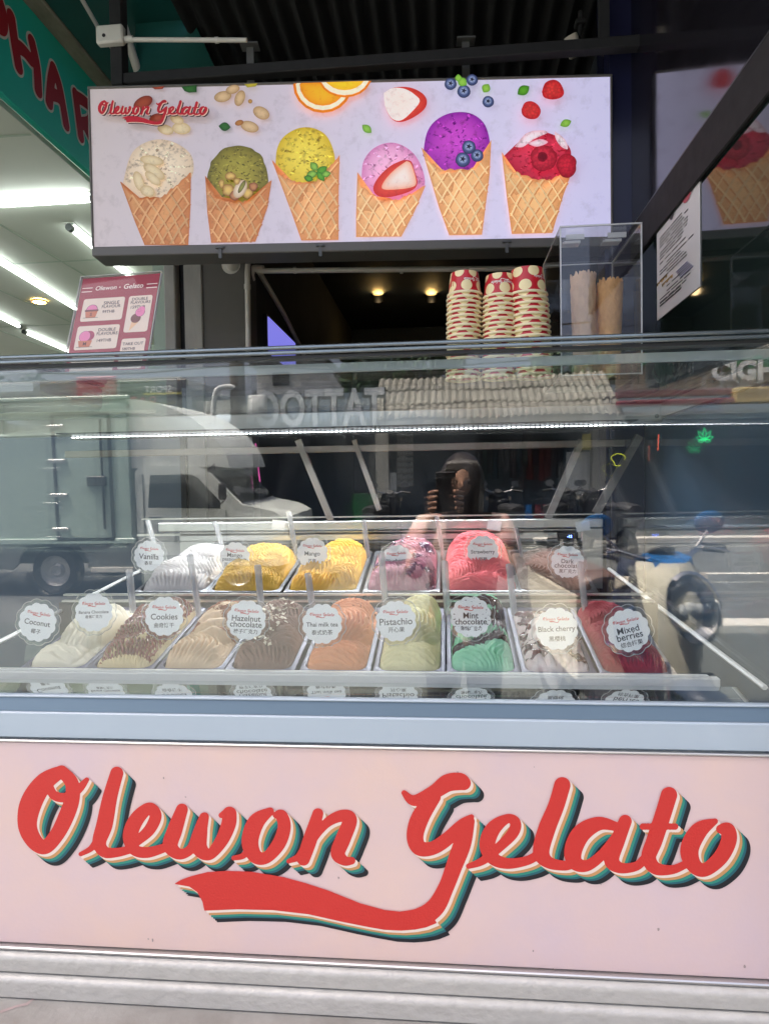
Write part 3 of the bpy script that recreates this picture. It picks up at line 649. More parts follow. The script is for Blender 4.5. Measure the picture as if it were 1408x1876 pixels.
# spatulas: clear handle with a rounded end, blade in the gelato
hb = MB(); hp = cr([(0, 0, -.03), (0, .001, .02), (0, .004, .07), (0, .006, .10), (0, .004, .112)], 4); hrad = [.0075, .0078, .008, .0083, .0085]
hb.tube([tuple(q) for q in hp], [float(t) for t in np.interp(np.linspace(0, 1, len(hp)), [0, .3, .6, .9, .97, 1], [.0075, .008, .0082, .0085, .0075, .004])], 10, M=Matrix.Diagonal((1.15, .7, 1, 1)))
HAND = hb.mesh('handle', 'smoky_plastic', 50)
bb = MB(); bb.box((-.009, -.0012, -.10), (.009, .0012, -.031), b=.001); BLADE = bb.mesh('blade', 'steel')
for (x0, y0), (x1, y1), y, who in [((236,1048),(243,1112),.44,'Banana Chocolate'),((345,1010),(362,1112),.43,'Cookies'),((471,1040),(478,1108),.44,'Hazelnut chocolate'),((563,1056),(571,1105),.44,'Thai milk tea'),
        ((697,1018),(706,1108),.44,'Pistachio'),((813,1033),(819,1116),.44,'Mint chocolate'),((931,1038),(940,1112),.44,'Black cherry'),((1060,1035),(1072,1120),.4,'Mixed berries'),
        ((270,958),(285,1005),.82,'Vanilla'),((393,960),(408,1006),.82,'Mango passion fruit'),((528,942),(541,1008),.8,'Mango'),((663,947),(676,1035),.8,'Blueberry'),((796,938),(813,1030),.78,'Strawberry'),((937,947),(962,1050),.78,'Dark chocolate')]:
    a = P(x0, y0, y=y+.02); c = P(x1, y1, y=y); d = a-c
    root = thing('spatula', f'clear-handled spatula stuck in the pan of the {who} label', 'spatula', c, 'spatulas in the gelato pans')
    root.rotation_mode = 'QUATERNION'; root.rotation_quaternion = d.to_track_quat('Z', 'Y'); k = max(.7, min(1.25, d.length/.105))
    link('handle', HAND, root, sc=(1, 1, k)); link('blade', BLADE, root)

# ------------------------------------------------------------------ things on the deck
DZ = 1.6708
def dots_mat():
    m = bpy.data.materials.new('cup_print'); m.use_nodes = True; t = m.node_tree; t.nodes.clear()
    o = nd(t, 'ShaderNodeOutputMaterial'); bs = nd(t, 'ShaderNodeBsdfPrincipled'); bs.inputs['Roughness'].default_value = .35; t.links.new(bs.outputs[0], o.inputs[0])
    tc = nd(t, 'ShaderNodeTexCoord'); sp = nd(t, 'ShaderNodeSeparateXYZ'); t.links.new(tc.outputs['Object'], sp.inputs[0])
    def mth(op, a, b=None, c=None):
        n = nd(t, 'ShaderNodeMath', operation=op)
        for i, q in enumerate((a, b, c)):
            if q is None: continue
            if isinstance(q, (int, float)): n.inputs[i].default_value = q
            else: t.links.new(q, n.inputs[i])
        return n.outputs[0]
    an = mth('ARCTAN2', sp.outputs['Y'], sp.outputs['X']); u = mth('MULTIPLY', an, 6/(2*math.pi))
    v = mth('DIVIDE', sp.outputs['Z'], .034); row = mth('FLOOR', v); u2 = mth('ADD', u, mth('MULTIPLY', row, .5))
    fu = mth('SUBTRACT', mth('FRACT', mth('ADD', u2, 10.)), .5); fv = mth('SUBTRACT', mth('FRACT', v), .55)
    d = mth('SQRT', mth('ADD', mth('POWER', fu, 2.), mth('POWER', mth('MULTIPLY', fv, .9), 2.)))
    k = mth('LESS_THAN', d, .34)
    mx = nd(t, 'ShaderNodeMix', data_type='RGBA'); t.links.new(k, mx.inputs['Factor']); mx.inputs['A'].default_value = (*lin(196, 32, 44), 1); mx.inputs['B'].default_value = (*lin(244, 226, 172), 1)
    t.links.new(mx.outputs['Result'], bs.inputs['Base Color']); MATS['cup_print'] = m
dots_mat(); mat('cup_rim', lin(246, 232, 190), .4, nz=.1, ns=30); mat('cup_logo', (.85, .8, .72), .4)
def cup_meshes(rr, rb, h):
    b = MB(); b.lathe([(rb-.004, h-.006), (rb-.0035, h), (rb, h+.001), (rb+.0004, h-.001), (rr-.001, .006)], 28, 0, cap0=True)
    body = b.mesh('paper_wall', 'cup_print', 40)
    b = MB(); b.lathe([(rr-.003, .004), (rr+.0002, .0062), (rr+.0026, .0046), (rr+.003, .002), (rr+.0016, -.0002), (rr-.002, .0006), (rr-.003, .004)], 28); rim = b.mesh('rim', 'cup_rim', 60)
    return body, rim
GOLD = [(840, .41, 19, .0405, .0335, .054, 'left'), (905, .405, 18, .0405, .0335, .054, 'middle'), (970, .40, 16, .0455, .038, .062, 'right')]
for px, y, n, rr, rb, h, side in GOLD:
    body, rim = cup_meshes(rr, rb, h); c0 = P(px+8, 705, y=y); x = c0.x; pitch = {'left': .0112, 'middle': .0112, 'right': .0128}[side]
    size = 'larger red' if side == 'right' else 'red'
    for i in range(n):
        top = i == n-1
        ordn = ['', 'second', 'third', 'fourth', 'fifth', 'sixth', 'seventh', 'eighth', 'ninth', 'tenth', 'eleventh', 'twelfth', 'thirteenth', 'fourteenth', 'fifteenth', 'sixteenth', 'seventeenth', 'eighteenth', 'nineteenth'][n-1-i]
        lab = f'topmost upside-down {size} paper cup with cream dots in the {side} stack' if top else f'{size} and cream paper cup, {ordn} from the top of the {side} stack'
        cup = thing('paper_cup', lab, 'paper cup', (x+random.uniform(-.0008, .0008)-(i*.0009 if side == 'right' else -.0003*i), y, DZ+i*pitch), 'paper cups stacked upside down on the deck')
        cup.rotation_euler = (0, 0, random.uniform(0, 6.28) if not top else {'left': 2.2, 'middle': .25, 'right': 2.9}[side])
        link('paper_wall', body, cup); link('rim', rim, cup)
        if top:
            b = MB(); tmp = MB(); put_logo(tmp, None, .058 if side != 'right' else .05)
            rot = cup.rotation_euler.z; a0 = {'left': -.85, 'middle': -1.45, 'right': -.7}[side]-rot
            for (u, v, _) in tmp.v:
                z = h*.62+v*-1; rad = rr+(rb-rr)*z/h+.0006; a = a0+(-u)/rad*1.
                b.v.append((rad*math.cos(a), rad*math.sin(a), z))
            b.f = tmp.f; b.m = tmp.m; b.c = tmp.c
            link('printed_logo', b.mesh('printed_logo', 'cup_logo'), cup)

# acrylic cone box
bx0, bx1, by0, by1, bz1 = .278, .468, .40, .68, 2.025
box_ = thing('cone_box', 'clear acrylic box with a hinged lid holding waffle cones', 'cone box', ((bx0+bx1)/2, (by0+by1)/2, DZ))
t = .003
for nm, lo, hi in (('front_panel', (bx0, by0, DZ), (bx1, by0+t, bz1)), ('rear_panel', (bx0, by1-t, DZ), (bx1, by1, bz1-.04)), ('side_panel', (bx0, by0+t, DZ), (bx0+t, by1-t, bz1)), ('side_panel', (bx1-t, by0+t, DZ), (bx1, by1-t, bz1)),
                   ('base_panel', (bx0+t, by0+t, DZ), (bx1-t, by1-t, DZ+t)), ('lid', (bx0, by0, bz1+.0005), (bx1, by1, bz1+.0035))):
    b = MB(); b.box(lo, hi); b.build(nm, 'acrylic', box_)
b = MB(); e = .003
for x in (bx0, bx1-e):
    for y in (by0-.0004, by1-e): b.box((x-.0003, y, DZ), (x+e, y+e, bz1))
for z in (bz1-.001, DZ+.001): b.box((bx0, by0-.0004, z), (bx1, by0+e, z+e)); b.box((bx0, by1-e, z), (bx1, by1+.0004, z+e)); b.box((bx0-.0004, by0, z), (bx0+e, by1, z+e)); b.box((bx1-e, by0, z), (bx1+.0004, by1, z+e))
b.build('glint_edge', 'acrylic_edge', box_)  # pale strips added for the bright glint along the box edges
for hx in (bx0+.045, bx1-.045):
    b = MB(); b.box((hx-.022, by0+.05, bz1-.012), (hx+.022, by0+.054, bz1)); b.box((hx-.022, by0+.10, bz1-.004), (hx+.022, by0+.13, bz1)); b.tube([(hx-.02, by0+.09, bz1-.005), (hx+.02, by0+.09, bz1-.005)], .004, 8); b.build('hinge', 'acrylic_edge', box_)
mat('waffle', (.78, .44, .19), .65, nz=.45, ns=60, col2=(.42, .19, .06), bump=.2, bs=200); mat('waffle_hazed', (.80, .54, .34), .65, nz=.4, ns=60, col2=(.5, .32, .2), bump=.2, bs=200)  # second waffle is paler: reflection on the clear box put into the colour
def cone_mesh(seed):
    r = random.Random(seed); b = MB(); nu, nv_ = 64, 60; H = .165
    jag = [r.uniform(-.006, .004) for _ in range(nu)]
    for k in range(nv_+1):
        for j in range(nu):
            z = H*k/nv_+(jag[j]*(k/nv_)**8); a = 2*math.pi*j/nu; rad = .0205+.0075*k/nv_
            g = max(abs(math.sin(4*a+z*105)), abs(math.sin(4*a-z*105)))
            rad += .0011*max(0, (g-.86)/.14); b.v.append((rad*math.cos(a), rad*math.sin(a), z))
    for k in range(nv_):
        for j in range(nu): b.f.append((k*nu+j, k*nu+(j+1) % nu, (k+1)*nu+(j+1) % nu, (k+1)*nu+j))
    o = len(b.v)                                         # inner wall
    for k in range(2):
        for j in range(nu): a = 2*math.pi*j/nu; b.v.append(((.018+.0075*(1-k))*math.cos(a), (.018+.0075*(1-k))*math.sin(a), H*(1-k)+(jag[j] if k == 0 else .002)))
    for j in range(nu): b.f.append((nv_*nu+j, nv_*nu+(j+1) % nu, o+(j+1) % nu, o+j)); b.f.append((o+j, o+(j+1) % nu, o+nu+(j+1) % nu, o+nu+j))
    b.m = [0]*len(b.f); b.c = [(1, 1, 1)]*len(b.v); return b.mesh('waffle_cone', 'waffle', 60)
CM = [cone_mesh(1), cone_mesh(2)]
def cone(px, y, z, k, lab, mm, tilt=0.):
    p = P(px, 600, y=y); o = link('waffle_cone', CM[k], None, (p.x, y, z), (R(tilt), 0, R(40*k)), (1.1, 1.1, 1.42))
    o.material_slots[0].link = 'OBJECT'; o.material_slots[0].material = MATS[mm]; tag(o, lab, 'waffle cone', 'waffle cones in the clear box')
cone(1068, .50, DZ+.006, 0, 'waffle cone with painted-in reflection haze standing at the left inside the clear box', 'waffle_hazed'); cone(1117, .50, DZ+.006, 1, 'golden brown waffle cone standing at the right inside the clear box', 'waffle')
cone(1068, .50, DZ+.034, 1, 'waffle cone with painted-in reflection haze nested on top of the left cone inside the clear box', 'waffle_hazed'); cone(1117, .50, DZ+.016, 0, 'golden brown waffle cone nested on top of the right cone inside the clear box', 'waffle', 0.)
cone(1099, .56, DZ+.004, 0, 'waffle cone half hidden behind the golden brown one inside the clear box', 'waffle_hazed', 0)

# menu stand, leaning back
mat('menu_red', lin(158, 40, 62), .35, nz=.25, ns=12, col2=lin(140, 34, 52)); mat('menu_cream', lin(236, 216, 196), .4); mat('menu_pink', lin(236, 132, 176), .4); mat('menu_plum', lin(168, 60, 92), .4)
mat('menu_ink', lin(70, 42, 52), .5); mat('menu_tan', lin(205, 120, 88), .4); mat('menu_brown', lin(120, 66, 64), .4); mat('menu_cone', lin(240, 196, 150), .4); mat('menu_white', lin(250, 232, 220), .4)
MI = ['menu_red', 'menu_cream', 'menu_pink', 'menu_plum', 'menu_ink', 'menu_tan', 'menu_brown', 'menu_cone', 'menu_white']
mo = P(188, 700, y=.27); mo.z = DZ
menu = thing('menu_stand', 'tilted clear acrylic stand holding a crimson price menu at the left end of the deck', 'menu stand', mo)
MH, MW = .285, .206
ml = Vector((math.cos(R(-4)), math.sin(R(-4)), 0)); MM = Matrix.Translation((0, 0, .004)) @ frame((0, 0, 0), ml, (0, math.sin(R(19)), math.cos(R(19))))
b = MB(); b.box((-MW/2-.004, 0, -.0045), (MW/2+.004, MH+.004, -.0015)); b.box((-MW/2-.004, 0, .0012), (MW/2+.004, MH+.004, .003)); b.box((-MW/2-.004, 0, .003), (MW/2+.004, .004, .06), M=None)
o = link('acrylic_sleeve', b.mesh('acrylic_sleeve', 'menu_sleeve'), menu); o.matrix_basis = MM
b = MB(); e = .0012
for lo, hi in (((-MW/2-.0052, 0), (-MW/2-.004, MH+.005)), ((MW/2+.004, 0), (MW/2+.0052, MH+.005)), ((-MW/2-.004, MH+.004), (MW/2+.004, MH+.0052))): b.box((*lo, -.0045), (*hi, .003))
o = link('sleeve_edge', b.mesh('sleeve_edge', 'acrylic_edge'), menu); o.matrix_basis = MM
b = MB(); b.box((-MW/2, .003, -.0012), (MW/2, MH, .0)); card = link('menu_card', b.mesh('menu_card', 'menu_red'), menu); card.matrix_basis = MM
def rrect(x0, y0, x1, y1, r): return [(cx+r*math.cos(R(a)), cy+r*math.sin(R(a))) for cx, cy, a0 in ((x1-r, y0+r, -90), (x1-r, y1-r, 0), (x0+r, y1-r, 90), (x0+r, y0+r, 180)) for a in range(a0, a0+91, 18)]
b = MB()
def flat(b, pts, z, m): b.add([(x, y, z) for x, y in pts], [tuple(range(len(pts)))], m)
def mm_(u, v): return (-MW/2+MW*u, MH-.0035-v*MH)        # u across, v down the card
def panel_(u0, v0, u1, v1): x0, y1 = mm_(u0, v0); x1, y0 = mm_(u1, v1); flat(b, rrect(x0, y0, x1, y1, .006), .0004, 1)
panel_(.07, .20, .605, .425); panel_(.06, .47, .60, .70); panel_(.655, .20, .955, .555); panel_(.655, .615, .955, .90); panel_(.06, .745, .60, .96)
for u0, u1 in ((.02, .155), (.855, .99)):
    for v in (.085, .122): x0, y0 = mm_(u0, v); x1, y1 = mm_(u1, v+.008); flat(b, [(x0, y1), (x1, y1), (x1, y0), (x0, y0)], .0004, 8)
SER = dict(bold=.018, m=4, z=.0007)
def word(t, u, v, wd, m=4, bold=.012, shear=0., mh=None): put_text(b, t, None, width=MW*wd, at=mm_(u, v), z=.0007, m=m, bold=bold, shear=shear, maxh=mh)
word('Olewon', .335, .098, .275, 8, .014, .12); word('Gelato', .69, .098, .25, 8, .014, .12); flat(b, [(mm_(.513, .102)[0]+.002*math.cos(a), mm_(.513, .102)[1]+.002*math.sin(a)) for a in np.arange(0, 6.2, .8)], .0007, 8)
word('SINGLE', .44, .252, .2); word('FLAVOUR', .445, .288, .24); word('99THB', .42, .338, .155)
word('DOUBLE', .445, .515, .22); word('FLAVOURS', .455, .553, .265); word('149THB', .43, .618, .18)
word('DOUBLE', .80, .232, .2); word('FLAVOURS', .815, .266, .25); word('159THB', .79, .312, .18)
word('TAKE OUT', .805, .665, .255); word('580THB', .76, .712, .16)
def disc_(cx, cy, r, m, z=.0006, a0=0, a1=6.283, n=22): flat(b, [(cx+r*math.cos(t_), cy+r*math.sin(t_)) for t_ in np.linspace(a0, a1, n, endpoint=a1 < 6.2)], z, m)
cx, cy = mm_(.2, .315); disc_(cx, cy, .0155, 4, .0006, 0, math.pi); disc_(cx, cy, .0145, 2, .0008, 0, math.pi); flat(b, [(cx-.018, cy-.004), (cx+.018, cy-.004), (cx+.018, cy+.001), (cx-.018, cy+.001)], .0009, 6)
flat(b, [(cx-.013, cy-.021), (cx+.013, cy-.021), (cx+.0165, cy-.004), (cx-.0165, cy-.004)], .0008, 5); flat(b, [(cx-.02, cy-.022), (cx+.02, cy-.022), (cx+.02, cy-.021), (cx-.02, cy-.021)], .0008, 4); put_text(b, 'S', None, size=.012, at=(cx, cy-.0125), z=.001, m=4, bold=.02)
cx, cy = mm_(.19, .575); disc_(cx+.008, cy+.002, .014, 3, .0006); disc_(cx-.003, cy+.001, .0152, 4, .0007); disc_(cx-.003, cy+.001, .0144, 2, .0008)
flat(b, [(cx-.014, cy-.028), (cx+.014, cy-.028), (cx+.0185, cy-.011), (cx-.0185, cy-.011)], .0009, 5); flat(b, [(cx-.021, cy-.029), (cx+.021, cy-.029), (cx+.021, cy-.028), (cx-.021, cy-.028)], .0008, 4); put_text(b, 'M', None, size=.012, at=(cx, cy-.0195), z=.001, m=4, bold=.02)
cx, cy = mm_(.80, .39); flat(b, [(cx-.016, cy-.044), (cx+.006, cy-.02), (cx-.012, cy-.016)], .0006, 7); disc_(cx-.003, cy-.009, .013, 6, .0007); disc_(cx+.006, cy+.007, .0125, 4, .00075); disc_(cx+.006, cy+.007, .0118, 2, .0008); disc_(cx+.009, cy+.014, .009, 2, .00085)
for q in range(5): disc_(cx+.004+.004*math.cos(q*1.3), cy+.012+.004*math.sin(q*1.3), .001, 3, .0009)
o = link('print', b.mesh('print', MI), card)
# lidded tub at the far left
mat('tub_band', (.10, .05, .05), .4)
tp = P(30, 660, y=.55)
tub = thing('storage_tub', 'white plastic tub with a dark banded lid at the far left of the deck', 'tub', (-1.22, .55, DZ))
b = MB(); b.box((-1.5, .45, DZ), (-1.075, .80, DZ+.075), b=.012); b.build('tub_body', 'white_plastic', tub, 40)
b = MB(); b.box((-1.502, .447, DZ+.0755), (-1.07, .803, DZ+.085), b=.004); b.build('band', 'tub_band', tub, 40)
b = MB(); b.box((-1.508, .442, DZ+.0855), (-1.064, .808, DZ+.10), b=.006); b.build('lid', 'white_plastic', tub, 40)
# dark twisted cord bundle by the glass
mat('green_cord', (.025, .07, .05), .7)
cb = MB(); r = random.Random(5); p0 = P(1218, 612, y=.66)
for k in range(13):
    a = r.uniform(0, 6.3); pts = [(p0.x+.012*math.cos(a), p0.y+.012*math.sin(a), DZ+.002), (p0.x-.01+.02*r.uniform(-1, 1), p0.y+.02*r.uniform(-1, 1), DZ+.05+.03*r.random()), (p0.x+.02*r.uniform(-1, 1), p0.y, DZ+.075), (p0.x+.03+.02*r.uniform(-1, 1), p0.y-.01, DZ+.03*r.random()+.004)]
    cb.tube(cr(pts, 6), .0028, 6)
tag(cb.build('cord_bundle', 'green_cord', None, 50), 'tangled dark green cord bundle on the deck below the posted notice', 'cord')

# ------------------------------------------------------------------ light box sign
A = Vector((-1.148, .90, 0)); B_ = Vector((.548, 1.03, 0)); u_ = (B_-A).normalized(); n_ = Vector((u_.y, -u_.x, 0))
BZ0, BZ1 = 2.222, 2.742; BW = (B_-A).length
BF = Matrix(((u_.x, 0, n_.x, A.x), (u_.y, 0, n_.y, A.y), (0, 1, 0, 0), (0, 0, 0, 1)))
def on_sign(px, py):                                   # photograph point -> along and up the sign face
    d = CAMROT @ Vector(((px-PW/2)/F, -(py-PH/2)/F, -1.0)); t_ = (A-CAM).dot(n_)/d.dot(n_); h = CAM+d*t_
    return ((h-A).dot(u_), h.z)
def print_mat(name, col=None, nz=.3, ns=30, col2=None, strength=1., ramp=False, kind='noise'):
    """backlit film: the print's own colour, glowing by itself; a ramp, weaker at the left end, paints in the backlight"""
    m = bpy.data.materials.new(name); m.use_nodes = True; t = m.node_tree; t.nodes.clear()
    o = nd(t, 'ShaderNodeOutputMaterial'); b = nd(t, 'ShaderNodeBsdfPrincipled'); t.links.new(b.outputs[0], o.inputs[0]); b.inputs['Roughness'].default_value = .35
    tc = nd(t, 'ShaderNodeTexCoord')
    if kind == 'voro': n = nd(t, 'ShaderNodeTexVoronoi'); n.inputs['Scale'].default_value = ns; fac = n.outputs['Distance']
    else: n = nd(t, 'ShaderNodeTexNoise'); n.inputs['Scale'].default_value = ns; n.inputs['Detail'].default_value = 5; n.inputs['Roughness'].default_value = .65; fac = n.outputs['Fac']
    t.links.new(tc.outputs['Object'], n.inputs['Vector'])
    rp = nd(t, 'ShaderNodeMapRange'); rp.inputs['From Min'].default_value = .52 if kind != 'voro' else .3; rp.inputs['From Max'].default_value = .68 if kind != 'voro' else .7; rp.inputs['To Max'].default_value = nz; t.links.new(fac, rp.inputs[0])
    mx = nd(t, 'ShaderNodeMix', data_type='RGBA'); t.links.new(rp.outputs[0], mx.inputs['Factor'])
    a = nd(t, 'ShaderNodeAttribute', attribute_name='Col'); t.links.new(a.outputs['Color'], mx.inputs['A'])
    if col2: mx.inputs['B'].default_value = (*col2, 1)
    else:
        dk = nd(t, 'ShaderNodeMix', data_type='RGBA', blend_type='MULTIPLY'); dk.inputs['Factor'].default_value = 1; dk.inputs['B'].default_value = (.45, .42, .42, 1)
        t.links.new(a.outputs['Color'], dk.inputs['A']); t.links.new(dk.outputs['Result'], mx.inputs['B'])
    t.links.new(mx.outputs['Result'], b.inputs['Base Color']); t.links.new(mx.outputs['Result'], b.inputs['Emission Color'])
    sp = nd(t, 'ShaderNodeSeparateXYZ'); t.links.new(tc.outputs['Object'], sp.inputs[0])
    mr = nd(t, 'ShaderNodeMapRange', interpolation_type='SMOOTHSTEP'); mr.inputs['From Min'].default_value = -.85; mr.inputs['From Max'].default_value = .5; mr.inputs['To Min'].default_value = .046*strength; mr.inputs['To Max'].default_value = .112*strength  # emission ramp along the sign stands in for uneven backlight
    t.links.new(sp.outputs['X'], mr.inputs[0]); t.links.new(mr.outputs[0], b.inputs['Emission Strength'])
    MATS[name] = m
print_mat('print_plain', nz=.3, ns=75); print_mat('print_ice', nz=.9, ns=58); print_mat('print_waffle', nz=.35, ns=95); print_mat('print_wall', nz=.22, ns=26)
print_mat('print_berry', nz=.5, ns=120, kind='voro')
mat('sign_frame', (.12, .12, .115), .5, metal=.3); mat('sign_edge', (.16, .15, .135), .5, metal=.3)
sign = thing('light_box_sign', 'long backlit sign hung under the roof printed with six ice cream cones', 'sign', ((A+B_)/2+Vector((0, 0, BZ0))))
def sbox(b, x0, x1, z0, z1, d0, d1, bev=0.): b.box((x0, z0, d0), (x1, z1, d1), M=BF, b=bev)
b = MB(); sbox(b, 0, BW, BZ0-.0, BZ1, -.10, -.004, .004); b.build('cabinet', 'sign_frame', sign)
b = MB(); sbox(b, -.006, BW+.006, BZ1-.004, BZ1+.003, -.1, .006, .002); sbox(b, -.006, BW+.006, BZ0-.028, BZ0+.003, -.1, .004, .003); sbox(b, -.006, .001, BZ0+.003, BZ1-.004, -.1, .005, .002); sbox(b, BW-.001, BW+.006, BZ0+.003, BZ1-.004, -.1, .005, .002); b.build('frame', 'sign_edge', sign)
for hx in (.52, 1.24): b = MB(); sbox(b, hx-.012, hx+.012, BZ1+.01, 2.90, -.06, -.05); sbox(b, hx-.03, hx+.03, 2.895, 2.90, -.075, -.03); b.build('hanger', 'sign_frame', sign)
for hx in (.42, .75, 1.36): b = MB(); sbox(b, hx-.005, hx+.005, BZ0-.045, BZ0-.005, .004, .009); sbox(b, hx-.014, hx+.014, BZ0-.012, BZ0-.006, .004, .012); b.build('clip', 'sign_frame', sign)
LV = [0]
def lay(): LV[0] += 1; return .0006+.00022*LV[0]
def blob(b, pts, ctr, c0, c1, z, smoothn=4, rings=(0, .4, .75, .93, 1.), light=(-.4, .5)):
    """filled print shape, its printed colour going from c0 in the middle to c1 at the outline"""
    o = np.array([on_sign(*p) for p in (cr(list(pts)+[pts[0]], smoothn)[:-1] if smoothn else pts)]); c = np.array(on_sign(*ctr)); n = len(o)
    vs = [(c[0], c[1], z)]; cs = [tuple(c0)]; fs = []
    for r_ in rings[1:]:
        for q in o: vs.append((*(c+(q-c)*r_), z)); k = r_**2.2; cs.append(tuple(c0[i]*(1-k)+c1[i]*k for i in range(3)))
    for j in range(n): fs.append((0, 1+j, 1+(j+1) % n))
    for k in range(len(rings)-2):
        for j in range(n): fs.append((1+k*n+j, 1+(k+1)*n+j, 1+(k+1)*n+(j+1) % n, 1+k*n+(j+1) % n))
    ar = sum(o[i][0]*o[(i+1) % n][1]-o[(i+1) % n][0]*o[i][1] for i in range(n))
    if ar < 0: fs = [tuple(reversed(f)) for f in fs]
    b.add(vs, fs, 0, BF, cs)
def ell(cx, cy, rx, ry, rot=0., n=20): return [(cx+rx*math.cos(a)*math.cos(rot)-ry*math.sin(a)*math.sin(rot), cy+rx*math.cos(a)*math.sin(rot)+ry*math.sin(a)*math.cos(rot)) for a in np.linspace(0, 6.283, n, endpoint=False)]
def circ(cx, cy, r, n=40, bump=0., seed=0, sx=1., sy=1., rot=0.):
    rr = random.Random(seed); ph = [rr.uniform(0, 6.3) for _ in range(6)]; out = []
    for k in range(n):
        a = 2*math.pi*k/n; q = r*(1+bump*sum(math.sin((3+2*i)*a+ph[i])/(1+i*.4) for i in range(6)))
        x, y = q*sx*math.cos(a), q*sy*math.sin(a); out.append((cx+x*math.cos(rot)-y*math.sin(rot), cy+x*math.sin(rot)+y*math.cos(rot)))
    return out
b = MB(); N = 30
for j in range(9):
    for i in range(N+1): b.v.append(tuple(BF @ Vector((BW*i/N, BZ0+.003+(BZ1-BZ0-.007)*j/8, .0)))); k = i/N; b.c.append(tuple(np.array(lin(214, 200, 200))*(1-k)+np.array(lin(214, 210, 246))*k))  # bluer to the right: backlight tint put into the face colour
b.f = [(j*(N+1)+i, j*(N+1)+i+1, (j+1)*(N+1)+i+1, (j+1)*(N+1)+i) for j in range(8) for i in range(N)]; b.m = [0]*len(b.f)
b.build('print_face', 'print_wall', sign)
# cones: outline (photo points), scoop, colours
CONES = [
 ('almond', [(221,333),(240,352),(262,362),(290,362),(318,344),(351,316),(349,380),(345,449),(265,449),(248,408)], [(228,330),(240,290),(255,268),(285,255),(318,258),(345,280),(354,305),(345,325),(318,345),(290,362),(255,350)], (285,300), lin(250,232,205), lin(226,200,170)),
 ('pistachio', [(375,322),(384,345),(400,362),(440,370),(470,356),(497,330),(490,380),(468,443),(387,445),(380,390)], circ(436,322,55,40,.012,2), (432,310), lin(170,158,62), lin(112,104,34)),
 ('lemon', [(498,293),(512,318),(540,334),(575,334),(600,312),(621,284),(620,360),(620,440),(552,441),(534,390)], [(505,305),(508,275),(520,252),(545,237),(570,235),(592,245),(606,262),(613,288),(612,310),(596,326),(565,334),(530,324)], (560,280), lin(245,222,84), lin(214,180,40)),
 ('pink', [(654,316),(662,340),(690,362),(720,366),(755,356),(780,340),(758,390),(735,434),(652,435),(652,395)], [(662,330),(664,300),(680,276),(705,263),(730,264),(755,280),(770,305),(777,330),(766,350),(730,358),(690,352)], (715,305), lin(248,190,226), lin(214,130,184)),
 ('purple', [(772,272),(790,298),(815,312),(850,312),(880,298),(900,258),(896,320),(882,431),(822,432),(803,380)], [(775,280),(782,246),(798,222),(826,208),(860,208),(884,226),(895,254),(894,276),(878,300),(848,310),(812,306)], (838,255), lin(206,76,204), lin(140,30,160)),
 ('raspberry', [(917,280),(928,305),(950,318),(985,332),(1020,326),(1051,304),(1030,360),(1010,428),(936,430),(928,370)], [(920,290),(935,275),(955,255),(975,244),(1000,243),(1025,256),(1040,275),(1046,295),(1050,306),(1020,326),(985,332),(950,314)], (985,285), lin(214,60,90), lin(176,26,50)),
]
WAF0, WAF1, WAFL = lin(252, 200, 138), lin(232, 158, 98), lin(252, 214, 158)
